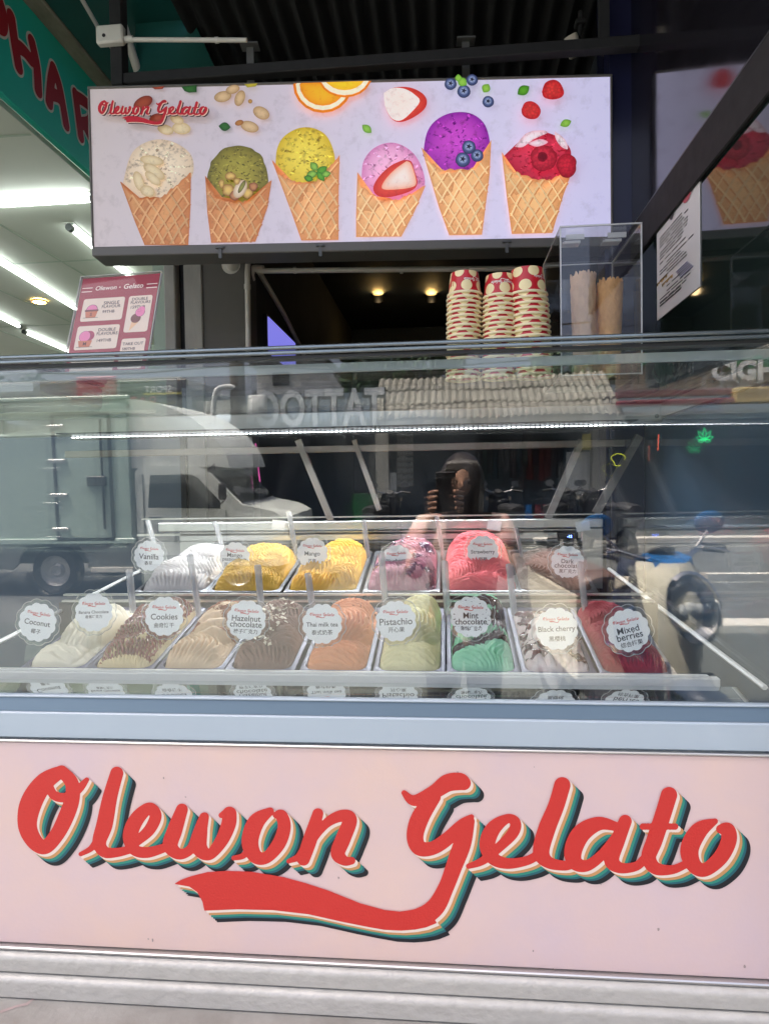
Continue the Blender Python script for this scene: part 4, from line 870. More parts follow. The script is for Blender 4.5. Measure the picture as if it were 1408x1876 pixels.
for nm, co, sc_, ctr, c0, c1 in CONES:
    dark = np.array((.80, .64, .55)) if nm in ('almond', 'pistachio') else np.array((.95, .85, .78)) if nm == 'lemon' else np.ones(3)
    b = MB(); rj = random.Random(len(nm))
    cen = np.mean(np.array(sc_, float), 0); scb = [tuple(cen+(np.array(p)-cen)*(1.0+(rj.uniform(-.035, .07) if nm in ('almond', 'raspberry') else rj.uniform(-.014, .022)))*(np.array([1, 1.28]) if p[1] > cen[1]+8 else 1)) for p in sc_]
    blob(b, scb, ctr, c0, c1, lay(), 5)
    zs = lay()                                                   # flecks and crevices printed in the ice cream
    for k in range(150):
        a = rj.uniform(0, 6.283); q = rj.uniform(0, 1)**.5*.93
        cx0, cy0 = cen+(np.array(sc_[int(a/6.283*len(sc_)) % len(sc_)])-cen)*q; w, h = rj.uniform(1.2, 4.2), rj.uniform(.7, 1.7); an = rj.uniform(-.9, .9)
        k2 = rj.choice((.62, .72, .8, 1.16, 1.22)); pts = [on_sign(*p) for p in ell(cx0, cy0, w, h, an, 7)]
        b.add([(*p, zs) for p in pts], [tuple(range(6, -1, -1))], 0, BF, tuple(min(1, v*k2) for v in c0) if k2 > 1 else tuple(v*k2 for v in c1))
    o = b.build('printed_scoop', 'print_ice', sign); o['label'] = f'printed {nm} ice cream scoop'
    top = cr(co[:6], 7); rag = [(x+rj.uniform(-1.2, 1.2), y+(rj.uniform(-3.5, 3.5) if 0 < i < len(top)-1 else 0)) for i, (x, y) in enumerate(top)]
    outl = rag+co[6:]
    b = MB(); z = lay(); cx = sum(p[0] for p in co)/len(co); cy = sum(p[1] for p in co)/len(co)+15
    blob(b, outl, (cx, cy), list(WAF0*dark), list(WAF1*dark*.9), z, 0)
    lo_ = co[-1]; flap = [outl[0]]+[(x, y) for x, y in rag[1:22]]+[(x+rj.uniform(-2, 2), y+rj.uniform(-2.5, 2.5)) for x, y in [(co[3][0]+(lo_[0]-co[3][0])*t_, co[3][1]+(lo_[1]-co[3][1])*t_-6*math.sin(t_*9)) for t_ in np.linspace(.08, .95, 16)]]+[lo_]
    blob(b, flap, ((outl[0][0]+co[2][0]+lo_[0])/3, (outl[0][1]+co[2][1]+lo_[1])/3), list(WAF0*dark*.9), list(WAF1*dark*.82), lay(), 0)
    z2 = lay(); z3 = lay(); poly = np.array(outl, float)
    def inside(x, y):
        s_ = False
        for (x0, y0), (x1, y1) in zip(outl, outl[1:]+outl[:1]):
            if (y0 > y) != (y1 > y) and x < x0+(y-y0)*(x1-x0)/(y1-y0): s_ = not s_
        return s_
    ymin, ymax = poly[:, 1].min(), poly[:, 1].max(); ap = (cx, ymax+60)
    for sg in (-1, 1):
        for k in range(-9, 16):
            run = []; wob = rj.uniform(-2, 2); wl = rj.uniform(1.3, 2.2); kk = rj.uniform(.8, 1.08)
            for t_ in np.linspace(0, 1, 60):
                y = ymin+t_*(ymax-ymin); x = cx+(k*26-sg*(y-cy)*.78+wob+1.2*math.sin(t_*11+k))*(.55+.45*(ap[1]-y)/(ap[1]-ymin))
                ok = inside(x, y) and inside(x+2.2, y) and inside(x-2.2, y)
                if ok: run.append((x, y))
                if (not ok or t_ == 1) and run:
                    if len(run) > 3:
                        for off, zz, wd_, colr in ((2.6, z2, 1.5, tuple(WAF1*dark*.82)), (0, z3, wl, tuple(np.minimum(1, WAFL*dark*kk)))):
                            pts = [on_sign(x-wd_+off, y+off*.6) for x, y in run]+[on_sign(x+wd_+off, y+off*.6) for x, y in reversed(run)]
                            m_ = len(run); vs = [(*q, zz+(.00008 if sg > 0 else 0)) for q in pts]
                            b.add(vs, [(i, 2*m_-1-i, 2*m_-2-i, i+1) for i in range(m_-1)], 0, BF, colr)
                    run = []
    b.build('printed_cone', 'print_waffle', sign)
def motif(name, mname, shapes):
    b = MB()
    for pts, ctr, c0, c1, sm in shapes: blob(b, pts, ctr, c0, c1, lay(), sm)
    return b.build(name, mname, sign)
AL0, AL1 = lin(240, 220, 180), lin(206, 176, 128); NUT0, NUT1 = lin(172, 76, 46), lin(120, 40, 26)
motif('printed_almonds', 'print_plain', [(ell(280,296,22,9,.15), (280,296), AL0, AL1, 0), (ell(284,316,23,10,.6), (284,316), AL0, AL1, 0), (ell(256,334,9,19,-.3), (256,334), AL0, AL1, 0), (ell(272,352,14,10,.4), (272,352), AL0, AL1, 0), (ell(282,329,18,8,.7), (282,329), AL0, AL1, 0)])
motif('printed_almonds', 'print_plain', [(ell(264,191,19,11,-.5), (264,191), NUT0, NUT1, 0), (ell(291,219,16,9,-.2), (291,219), NUT0, NUT1, 0), (ell(305,240,15,9,.3), (305,240), AL0, AL1, 0), (ell(334,238,17,11,.1), (334,238), AL0, AL1, 0), (ell(326,222,13,8,.4), (326,222), AL0, AL1, 0), ([(280,163),(304,161),(300,166),(286,167)], (292,164), NUT0, NUT1, 0)])
G0, G1 = lin(96, 168, 44), lin(48, 110, 24)
def leaf(cx, cy, l, w, rot, g0=G0, g1=G1): return ([(cx+(l*s_)*math.cos(rot)-(w*(1-s_*s_)*q)*math.sin(rot), cy+(l*s_)*math.sin(rot)+(w*(1-s_*s_)*q)*math.cos(rot)) for q in (1, -1) for s_ in (np.linspace(-1, 1, 9)[:-1] if q > 0 else np.linspace(1, -1, 9)[:-1])], (cx, cy), g0, g1, 0)
GD0, GD1 = lin(52, 110, 44), lin(26, 70, 26); GL0, GL1 = lin(150, 200, 80), lin(96, 150, 40)
motif('printed_leaves', 'print_plain', [([(334,162),(362,159),(362,172),(348,173),(340,170)], (348,166), GD0, GD1, 0), leaf(413,235,11,8,.1,GD0,GD1), leaf(672,239,11,7,.7,GL0,GL1), leaf(889,165,9,8,-1.0,GL0,GL1), leaf(957,169,13,9,-.6), leaf(1034,229,11,7,-.4,GL0,GL1)])
motif('printed_leaves', 'print_plain', [leaf(572,322,11,7,-.3,GL0,G1), leaf(590,315,12,7,-.6), leaf(576,308,10,7,.9,GL0,G1), leaf(588,326,11,6,.9), leaf(566,330,9,6,.3,G0,GD1), leaf(598,322,9,6,-.2,GL0,G1)])
PS0, PS1 = lin(226, 194, 150), lin(176, 136, 92)
motif('printed_pistachios', 'print_plain', [(ell(410,181,16,10,-.2), (410,181), PS0, PS1, 0), (ell(428,168,13,8,-.3), (428,166), PS0, PS1, 0), (ell(441,184,9,15,.35), (441,184), PS0, PS1, 0), (ell(480,211,16,11,.5), (480,211), PS0, PS1, 0), (ell(459,236,17,10,.3), (459,236), PS0, PS1, 0), (ell(440,229,8,5,-.3), (440,229), lin(190,130,70), lin(150,90,40), 0), (ell(460,190,4,4), (460,190), lin(200,150,80), lin(160,110,50), 0), ([(449,159),(474,157),(470,163),(455,165)], (462,160), lin(200,180,60), lin(160,150,40), 0)])
PG0, PG1 = lin(232, 196, 110), lin(150, 96, 50)
motif('printed_pistachios', 'print_plain', [(circ(424,326,10,12,.05,3,1.,.7), (424,326), PG0, PG1, 2), (circ(420,352,11,12,.05,4), (420,352), PG0, PG1, 2), (circ(408,340,8,12,.06,5,.6,1.), (408,340), PG0, PG1, 2), (circ(432,362,9,12,.05,6), (432,362), lin(206,146,100), lin(120,60,36), 2), (circ(455,357,10,12,.06,7), (455,357), PG0, PG1, 2), (circ(466,346,8,12,.05,9), (466,346), lin(200,140,90), lin(120,60,36), 2),
  (ell(442,350,11,18,.5), (440,350), lin(240,222,196), lin(196,164,128), 0), (ell(445,346,4,13,.5), (445,346), lin(150,150,70), lin(90,70,40), 0), (circ(436,336,6,10,.05,11), (436,336), PG0, PG1, 2)])
O0, O1 = lin(255, 190, 40), lin(250, 150, 20); OW = lin(255, 244, 214)
def top_clip(pts, top): return [(x, max(y, top(x))) for x, y in pts]
tc_ = lambda x: 166-(x-164)*.0305+3.5
motif('printed_orange_slices', 'print_plain', [(top_clip(ell(592,160,54,52), tc_), (592,185), O1, lin(240,130,10), 0), (top_clip(ell(592,160,49,47), tc_), (592,182), OW, OW, 0), (top_clip(ell(592,160,42,39), tc_), (592,176), O0, O1, 0),
  (top_clip(ell(632,147,48,37), tc_), (632,165), O1, lin(240,130,10), 0), (top_clip(ell(632,147,44,33), tc_), (632,162), OW, OW, 0), (top_clip(ell(632,146,36,25), tc_), (632,159), lin(255,214,40), O0, 0)])
ST0, ST1 = lin(250, 232, 224), lin(250, 236, 232); SR0, SR1 = lin(232, 84, 60), lin(206, 44, 36)
motif('printed_strawberries', 'print_plain', [([(704,176),(722,166),(750,166),(772,176),(781,190),(776,206),(754,222),(732,229),(716,222),(705,200)], (742,194), SR0, SR1, 4), ([(703,176),(720,167),(742,169),(760,180),(768,192),(752,212),(734,226),(717,222),(705,200)], (736,194), ST0, ST1, 4)])
motif('printed_strawberries', 'print_plain', [([(738,298),(752,300),(758,316),(764,338),(756,352),(730,362),(704,366),(688,360),(684,346),(696,326),(716,308)], (726,334), SR0, SR1, 4), ([(744,300),(753,306),(762,338),(752,348),(720,352),(700,350),(704,336),(722,316)], (735,328), ST0, lin(244,170,140), 4)])
BB0, BB1, BS = lin(96, 112, 162), lin(34, 40, 78), lin(24, 26, 56)
def berry(cx, cy, r): return [(circ(cx, cy, r, 18, .01, 1), (cx-r*.2, cy-r*.3), BB0, BB1, 0), (circ(cx, cy-.1*r, r*.62, 14, .02, 2), (cx, cy), lin(170, 182, 214), BB0, 0), ([(cx+r*(.5 if k % 2 == 0 else .2)*math.cos(k*.628), cy-.1*r+r*(.5 if k % 2 == 0 else .2)*math.sin(k*.628)) for k in range(10)], (cx, cy-.1*r), BS, BS, 0)]
motif('printed_blueberries', 'print_plain', berry(824,160,11)+berry(863,153,10.5)+berry(848,174,12)+[leaf(845,157,10,8,.6,GL0,G0), leaf(838,150,7,6,1.5,GL0,G0)])
motif('printed_blueberry', 'print_plain', berry(892,193,10.5))
motif('printed_blueberries', 'print_plain', berry(872,291,11.5)+berry(857,276,12.5)+berry(846,299,13.5))
RB0, RB1 = lin(232, 66, 62), lin(196, 26, 40)
motif('printed_raspberries', 'print_berry', [([(989,176),(995,160),(1010,154),(1022,160),(1029,176),(1024,186),(1008,190),(993,186)], (1008,173), RB0, RB1, 4), ([(952,208),(958,196),(970,193),(982,200),(987,212),(980,224),(965,225),(954,218)], (969,209), RB0, RB1, 4)])
motif('printed_raspberries', 'print_berry', [(circ(992,296,24,20,.03,3), (988,290), lin(226, 52, 76), lin(160, 18, 40), 3), (circ(1034,310,20,18,.03,5,.9,1.1), (1030,302), lin(220, 44, 66), lin(150, 16, 36), 3), (circ(990,294,9,14,.03,7), (990,294), lin(110, 10, 30), lin(150, 16, 40), 3)])
motif('printed_cream_swirl', 'print_ice', [([(940,276),(960,252),(985,246),(1000,250),(975,262),(955,276)], (968,260), lin(252,236,244), lin(240,190,206), 4), ([(1012,248),(1030,262),(1036,280),(1024,276),(1014,262)], (1023,263), lin(252,236,244), lin(240,190,206), 4), ([(962,270),(985,262),(1000,268),(980,276)], (980,269), lin(250,226,236), lin(236,160,184), 4)])
b = MB(); 
def sign_logo(dx, dy, z, colr):
    w0 = on_sign(186+dx, 215+dy); w1 = on_sign(384+dx, 211+dy); wd = w1[0]-w0[0]; k = len(b.v); put_logo(b, BF, wd, ((w0[0]+w1[0])/2, (w0[1]+w1[1])/2), z); b.c[k:] = [colr]*(len(b.v)-k)
sign_logo(3.5, 3, lay(), lin(50, 24, 30)); sign_logo(1.6, 1.4, lay(), lin(236, 200, 180)); sign_logo(0, 0, lay(), lin(190, 26, 42)); b.build('printed_logo', 'print_plain', sign)

# ------------------------------------------------------------------ roof, beams, pipes above
mat('roof_dark', (.010, .010, .0095), .85, nz=.7, ns=5, col2=(.005, .005, .005), stretch=(3, .4, 1)); mat('beam_black', (.012, .012, .013), .75, nz=.4, ns=20); mat('pvc', (.62, .60, .55), .4, nz=.35, ns=22, col2=(.45, .42, .37))
mat('teal_paint', (.006, .085, .075), .5, nz=.25, ns=5); mat('sign_teal', (.02, .55, .43), .45, nz=.15, ns=3); mat('sign_red', (.42, .008, .018), .45); mat('sign_cream', (.8, .74, .66), .5); mat('worn_beam', (.30, .27, .21), .85, nz=.85, ns=9, col2=(.12, .10, .07), bump=.6, bs=40, stretch=(1, .4, 1))
b = MB(); nx = 300; xs = np.linspace(-1.02, 2.4, nx); ys = (-.55, .4, 2.0, 3.2)
for j, y in enumerate(ys):
    for x in xs: b.v.append((x, y, 3.36-.05*y+.016*math.sin(x*2*math.pi/.076)))
b.f = [(j*nx+i, j*nx+i+1, (j+1)*nx+i+1, (j+1)*nx+i) for j in range(3) for i in range(nx-1)]; k = len(b.v)
b.v += [(x, y, z+.002) for x, y, z in b.v]; b.f += [tuple(k+q for q in reversed(f)) for f in b.f]; b.m = [0]*len(b.f); b.c = [(1, 1, 1)]*len(b.v)
tag(b.build('awning_roof', 'roof_dark', None, 60), kind='structure')
b = MB(); b.box((-1.7, -.55, 3.335), (-1.021, 3.2, 3.36)); b.box((-5.5, -.55, 3.44), (-1.701, 3.2, 3.46)); tag(b.build('soffit', 'teal_paint'), kind='structure')  # second, left slab is added to keep the sun off the counter
e0, e1 = P(352, -8, y=1.45), P(415, 172, y=1.45)
b = MB(); b.hull([(x, y, z) for y in (1.45, 1.5) for x, z in ((-1.24, 2.705), (e1.x, 2.705), (e1.x, e1.z), (e0.x, 3.33), (-1.24, 3.33))]); tag(b.build('fascia', 'teal_paint'), 'dark teal fascia panel above the light box sign at the left', 'fascia')
b = MB(); b.box((-1.06, .955, 2.785), (.66, .995, 2.82), b=.003); b.box((-1.10, .95, 2.78), (-1.06, 1.0, 3.33), b=.002); b.box((-1.1, 2.0, 3.15), (2.0, 2.05, 3.2)); b.box((.5, .96, 2.82), (.53, .99, 3.3))
tag(b.build('steel_beam', 'beam_black'), 'long black steel beam crossing above the light box sign', 'beam')
jb = P(203, 66, y=.95)
jbx = thing('junction_box', 'white plastic junction box on the black beam with a conduit running right', 'junction box', jb)
a0, a1 = P(178, 50, y=.94), P(228, 80, y=.94)
b = MB(); b.box((a0.x, .925, a1.z), (a1.x, .955, a0.z), b=.006); b.build('box_body', 'pvc', jbx, 40)
b = MB(); b.lathe([(.006, 0), (.006, .001), (0, .001)], 14, M=frame(P(190, 64, y=.9235), (1, 0, 0), (0, 0, 1))); b.build('cable_hole', 'black', jbx)
b = MB(); p, q = P(228, 72, y=.945), P(452, 73, y=.945); b.tube([p, q], .0075, 10); b.tube([p, p+Vector((.03, 0, 0))], .0105, 10); m_ = P(397, 73, y=.945); b.tube([m_-Vector((.006, 0, 0)), m_+Vector((.006, 0, 0))], .0098, 10); b.build('conduit', 'pvc', jbx, 40)
b = MB()
for (a, c, rr_, x) in (((192, -60), (262, 160), .017, -1.24),): b.tube([P(*a, x=x), P(*c, x=x)], rr_, 12)
tag(b.build('drain_pipe', 'pvc', None, 50), 'thick pale pipe running back along the teal soffit', 'pipe')
b = MB(); b.tube([P(128, -40, x=-1.3), P(180, 50, x=-1.3)], .008, 8); tag(b.build('conduit_pipe', 'pvc', None, 50), 'thin pale conduit dropping from the roof to the junction box', 'pipe')
b = MB(); b.tube([P(205, 84, x=-1.18), P(246, 168, x=-1.18)], .010, 10); tag(b.build('conduit_pipe', 'pvc', None, 50), 'thin pale conduit running from the junction box down behind the sign', 'pipe')
# track spotlight
mat('spot_beige', (.62, .55, .45), .45); mat('warm_glow', (1, .8, .4), emit=14, ecol=(1, .66, .22)); mat('warm_ring', (.8, .6, .3), .3, metal=.6)
for px, py, y, lab in ((1050, 84, 1.25, 'beige cylinder spotlight under the roof above the right end of the sign'), (1404, 20, .6, 'beige spotlight at the upper right edge beside the dark glass wall')):
    p = P(px, py, y=y); s_ = thing('spotlight', lab, 'spotlight', p)
    b = MB(); b.lathe([(0, .035), (.022, .035), (.024, .03), (.026, -.03), (.022, -.034), (.02, -.02), (0, -.02)], 18, M=Matrix.Translation(p) @ Matrix.Rotation(R(-24), 4, 'Y') @ Matrix.Rotation(R(20), 4, 'X')); b.build('lamp_body', 'spot_beige', s_, 40)
    b = MB(); b.tube([p+Vector((.02, 0, .03)), p+Vector((.025, 0, .07)), p+Vector((.025, 0, .12))], .008, 8); b.box(p+Vector((.005, -.02, .07)), p+Vector((.04, .02, .085)), b=.003); b.build('bracket', 'beam_black', s_, 40)

# ------------------------------------------------------------------ right: dark glossy wall, rail, glass with a notice
mat('glossy_dark', (.012, .011, .014), .08, nz=.3, ns=8, col2=(.02, .02, .028), spec=.7); mat('column_dark', (.02, .022, .06), .14, spec=.7); mat('glass_dark', (.012, .02, .018), .04, spec=.6); mat('paper_white', (.80, .78, .78), .5); mat('ink', (.05, .05, .06), .6); mat('ink_blue', (.08, .09, .3), .6); mat('seal_red', (.6, .12, .16), .6); mat('foil', (.8, .55, .2), .25, metal=.9)
PX = .62
b = MB(); b.box((PX, -.9, 2.262), (PX+.05, 1.05, 3.5)); tag(b.build('side_wall', 'glossy_dark'), 'dark glossy wall above the black rail at the right', 'wall')
b = MB(); b.box((.548, 1.052, 0), (.66, 1.17, 3.5), b=.003); b.box((.535, 1.06, 0), (.5475, 1.16, 3.5)); tag(b.build('dark_column', 'column_dark'), 'glossy dark blue column at the right end of the light box sign', 'column')
scr = thing('glass_screen', 'dark glass screen under a black rail at the right end of the counter', 'glass screen', (PX, .3, DZ))
b = MB(); b.box((PX-.006, -.9, 2.142), (PX+.055, 1.05, 2.260), b=.003); b.build('rail', 'beam_black', scr)
b = MB(); b.box((PX-.0062, -.9, 2.252), (PX-.0065, 1.05, 2.256)); b.build('rail_trim', 'dark_steel', scr)
b = MB(); b.box((PX+.004, -.9, 1.671), (PX+.04, 1.05, 2.1415)); b.build('screen_glass', 'glass_dark', scr)
b = MB(); b.box((.665, -.1, 0), (.76, 1.3, 1.669)); tag(b.build('counter_wall', 'navy'), 'dark navy wall beside the right end of the case', 'wall')
npq = [P(1202, 585, x=PX), P(1280, 529, x=PX)]
y0, y1 = npq[1].y, npq[0].y; zb = 1.890
note = thing('notice_paper', 'white printed notice with a red seal taped to the dark glass at the right', 'notice', (PX, (y0+y1)/2, zb))
b = MB(); b.box((PX+.0015, y0, zb), (PX+.003, y1, 2.22)); b.build('sheet', 'paper_white', note)
nb = MB(); NF = Matrix(((0, 0, -1, PX), (-1, 0, 0, y1), (0, 1, 0, zb), (0, 0, 0, 1))); r = random.Random(4); wN = y1-y0
z = .225
while z > .03:
    if .085 < z < .10: z -= .02; continue
    x = .03 if r.random() < .7 else .09
    end = wN*r.uniform(.6, .92)
    while x < end:
        w_ = r.uniform(.02, .10); nb.box((x, z, -.001), (min(x+w_, end), z+.0022, 0), 0, NF); x += w_+r.uniform(.006, .02)
    z -= r.choice((.0085, .0085, .0085, .013))
for z in (.04, .032): nb.box((.03, z, -.001), (.2, z+.0025, 0), 0, NF)
for k in range(5): nb.box((.20-.008*k, .062+.006*k, -.001), (.29-.01*k, .064+.006*k, 0), 1, NF)
nb.add([(.25+.028*math.cos(a)*1.2, .262+.024*math.sin(a), .0003) for a in np.arange(0, 6.2, .4)], [tuple(range(16))], 2, NF); nb.add([(.285+.012*math.cos(a), .268+.02*math.sin(a), .0005) for a in np.arange(0, 6.2, .6)], [tuple(range(11))], 0, NF)
nb.add([(.12, .245, .0003), (.135, .238, .0003), (.15, .245, .0003), (.165, .272, .0003), (.146, .256, .0003), (.138, .27, .0003), (.13, .256, .0003), (.11, .27, .0003)], [(0, 1, 6, 7), (1, 2, 4, 6), (2, 3, 4), (6, 4, 5)], 0, NF)
for zz, x0 in ((.098, .005), (.083, .05)):
    for k in range(7): nb.box((x0+.013*k, zz+.002*(k % 3), -.001), (x0+.013*k+.009, zz+.008, 0), 3, NF)
nb.build('print', ['ink', 'ink_blue', 'seal_red', 'foil'], note)

# ------------------------------------------------------------------ room behind the case
mat('room_dark', (.018, .026, .036), .7, nz=.4, ns=3); mat('wall_taupe', (.115, .108, .098), .8, nz=.3, ns=4); mat('taupe_shaded', (.05, .047, .042), .85, nz=.3, ns=4); mat('post_grey', (.36, .345, .315), .75, nz=.55, ns=9, col2=(.22, .21, .19), stretch=(2, 2, .6)); mat('violet_light', lin(150, 150, 255), emit=.16, ecol=lin(140, 138, 250))  # inner wall gets a darkened taupe, the room's shade put into its colour
def wall(name, lo, hi, m, lab):
    b = MB(); b.box(lo, hi); return tag(b.build(name, m), lab, 'wall')
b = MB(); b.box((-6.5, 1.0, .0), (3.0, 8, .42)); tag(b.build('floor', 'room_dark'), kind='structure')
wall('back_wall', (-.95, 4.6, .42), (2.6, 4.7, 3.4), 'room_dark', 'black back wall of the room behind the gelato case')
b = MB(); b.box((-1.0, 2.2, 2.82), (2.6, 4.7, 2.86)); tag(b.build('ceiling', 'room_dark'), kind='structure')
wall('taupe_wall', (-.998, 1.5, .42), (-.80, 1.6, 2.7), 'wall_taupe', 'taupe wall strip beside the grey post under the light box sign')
wall('inner_wall', (-.86, 1.601, .42), (-.80, 4.6, 2.82), 'taupe_shaded', 'taupe wall painted darker for shade, running back into the dark room')
wall('neighbour_wall', (.77, 1.2, 0), (5, 1.35, 3.6), 'wall_taupe', 'taupe wall of the next shop beyond the dark glass screen')
wall('right_room_wall', (.66, 1.17, .42), (.72, 4.6, 3.5), 'room_dark', 'black wall at the right side of the dark room')
b = MB(); b.box((-1.078, 1.49, .42), (-1.0, 1.58, 2.7), b=.004); b.box((-1.155, 1.47, .42), (-1.108, 1.56, 2.7), b=.004); b.box((-1.106, 1.52, .42), (-1.08, 1.58, 2.7), 1)
tag(b.build('wall_post', ['post_grey', 'black']), 'worn pale grey double post between the pharmacy and the dark room', 'post')
a, c = P(483, 580, x=-.797), P(483, 648, x=-.797)
e_ = P(534, 640, x=-.797)
b = MB(); b.box((-.7995, a.y-.01, c.z-.005), (-.78, e_.y+.01, a.z+.012)); poster = tag(b.build('lit_panel', 'black'), 'small glowing violet panel on the inner wall left of the warm lamps', 'lit panel')
b = MB(); b.box((-.7798, a.y, c.z+.005), (-.776, e_.y, a.z)); b.build('lit_face', 'violet_light', poster)
b = MB(); y = 1.55; p, q = P(470, 496, y=y), P(978, 491, y=y); b.tube([p, q], .011, 10); b.tube(cr([p+Vector((.03, 0, .006)), p+Vector((-.01, 0, .01)), p+Vector((-.025, 0, -.01)), p+Vector((-.027, .02, -.03))], 5), .015, 10)
for px in (540, 735): m_ = P(px, 495, y=y); b.tube([m_-Vector((.006, 0, 0)), m_+Vector((.006, 0, 0))], .0135, 10)
tag(b.build('water_pipe', 'pvc', None, 50), 'long white horizontal pipe across the dark opening above the cups', 'pipe')
b = MB(); y = 1.47; b.tube([P(456, 455, y=y), P(453, 500, y=y), P(455, 650, y=y)], .011, 10); m_ = P(453, 525, y=y); b.tube([m_-Vector((0, 0, .01)), m_+Vector((0, 0, .01))], .0135, 10)
tag(b.build('vertical_pipe', 'pvc', None, 50), 'white vertical pipe on the taupe wall under the camera', 'pipe')
b = MB(); b.tube([P(476, 500, x=-.785), P(520, 575, x=-.785), P(556, 648, x=-.785)], .012, 8)
tag(b.build('cable_trunk', 'pvc', None, 50), 'pale cable trunk slanting down the inner wall of the dark room', 'pipe')
for px, py, z in ((693, 543, 2.80), (790, 543, 2.80)):
    p = P(px, py, z=z); l_ = thing('warm_lamp', f'round warm ceiling lamp glowing in the dark room, the {"left" if px < 750 else "right"} one of two', 'lamp', p, 'warm lamps in the dark room')
    T = Matrix.Translation(p) @ Matrix.Rotation(R(35), 4, 'X')
    b = MB(); b.lathe([(.034, -.035), (.040, -.03), (.040, .018), (.036, .018), (.034, -.02)], 24, M=T); b.build('lamp_rim', 'beam_black', l_, 40)
    b = MB(); b.lathe([(.0, -.030), (.018, -.028), (.027, -.018), (.03, -.008)], 20, M=T); b.build('bulb', 'warm_glow', l_, 60)
    ld = bpy.data.lights.new('lamp_light', 'POINT'); ld.energy = .06; ld.color = (1, .7, .35); ld.shadow_soft_size = .03; lo_ = bpy.data.objects.new('lamp_light', ld); C.objects.link(lo_); lo_.parent = l_; lo_.location = (0, -.03, -.06)
sc_ = P(425, 478, y=1.42); cam_ = thing('security_camera', 'small dark-faced dome camera hanging below the light box sign', 'camera', sc_)
T = Matrix.Translation(sc_) @ Matrix.Rotation(R(62), 4, 'X') @ Matrix.Rotation(R(12), 4, 'Y')
b = MB(); b.lathe([(0, -.035), (.024, -.032), (.03, -.01), (.03, .03), (.026, .032), (.024, .025)], 22, M=T); b.build('housing', 'pvc', cam_, 40)
b = MB(); b.lathe([(.0245, .027), (.012, .031), (0, .032)], 22, M=T); b.build('lens', 'glossy_dark', cam_, 50)
b = MB(); b.tube([sc_+Vector((0, .02, .02)), sc_+Vector((-.02, .05, .03)), sc_+Vector((-.03, .085, .02))], .012, 8); b.lathe([(0, -.006), (.04, -.006), (.04, .006), (0, .006)], 20, M=frame(sc_+Vector((-.03, .085, .015)), (1, 0, 0), (0, 0, 1))); b.build('mount', 'pvc', cam_, 40)

# ------------------------------------------------------------------ pharmacy next door
mat('pharm_ceiling', (.55, .585, .51), .55, nz=.25, ns=2, col2=(.42, .45, .4), stretch=(1, .3, 1)); mat('tube_light', (1, 1, 1), emit=2.2, ecol=(.93, 1, .95)); mat('pale_board', (.6, .6, .52), .6); mat('board_red', (.4, .12, .1), .6); mat('cabinet_green', (.34, .42, .34), .5); mat('metal_light', (.55, .57, .53), .4)
SX = -1.6
ps = thing('pharmacy_sign', 'teal shop sign with large white-edged red capital letters at the upper left', 'shop sign', (SX, 1.5, 2.88))
b = MB(); b.box((SX-.03, .2, 2.885), (SX, 3.4, 3.32), b=.002); b.build('board', 'sign_teal', ps)
def s_on(px, py): p = P(px, py, x=SX); return (p.y, p.z)
LET = [[(-22,-10),(-8,10),(2,44)], ] 
def strokes(lst, rad): return [[(*s_on(x, y), rad) for x, y in st] for st in lst]
PHAR = {
 'P': [[(-40,-30),(-30,40),(-20,75)], [(-40,-30),(-14,-20),(2,20),(1,48),(-24,22)]],
 'H': [[(19,30),(26,80),(33,122)], [(28,82),(42,92),(55,108)], [(57,76),(66,120),(69,166)]],
 'A': [[(97,125),(92,150),(89,188)], [(97,125),(108,160),(120,228)], [(94,172),(104,176),(112,186)]],
 'R': [[(137,172),(142,210),(147,250)], [(138,176),(154,186),(166,200),(163,222),(148,226)], [(152,226),(162,246),(172,272)]],
 'M': [[(187,215),(191,250),(194,290)], [(187,215),(205,260),(222,262)], [(222,262),(226,300),(230,330)]],
}
lt = MB(); le = MB()
for k, (ch, sts) in enumerate(PHAR.items()):
    st = strokes(sts, .026 if k else .03)
    for mb_, g, dz in ((le, .009, .0015), (lt, 0, .003)):
        V_, F_ = sdf_fill(st, (), .0035, g); mb_.add([(SX+dz+.0001*k, y, z) for y, z in V_], [tuple(reversed(f)) for f in F_])
le.build('letter_edge', 'sign_cream', ps); lt.build('lettering', 'sign_red', ps)
b = MB(); b.box((SX-.02, .2, 3.3205), (SX+.07, 3.4, 3.42), b=.006); tag(b.build('worn_beam', 'worn_beam'), 'weathered brown beam running above the teal shop sign', 'beam')
b = MB(); b.box((-7, .2, 2.86), (SX-.031, 8, 2.884)); pc_ = tag(b.build('pharmacy_ceiling', 'pharm_ceiling'), kind='structure')
for x in (-2.35, -3.1, -3.85): b = MB(); b.box((x-.006, .25, 2.8575), (x+.006, 7.5, 2.8598)); b.build('ceiling_joint', 'cabinet_green', pc_)
for y in (1.35, 2.75, 4.2): b = MB(); b.box((-6.9, y-.006, 2.8552), (SX-.04, y+.006, 2.8572)); b.build('ceiling_joint', 'cabinet_green', pc_)
wall('pharmacy_back_wall', (-7, 7.6, .42), (SX, 7.7, 2.86), 'pale_board', 'pale wall at the far end of the pharmacy')
wall('dark_backing', (-5, 1.22, .42), (-1.0, 1.27, 1.64), 'navy', 'dark panel added to block the lit wall behind the left end of the gelato case')  # added to hide the bright side wall seen through the case glass
wall('party_wall', (-1.25, 1.58, .42), (-1.16, 7.6, 2.86), 'cabinet_green', 'pale green side wall of the pharmacy')
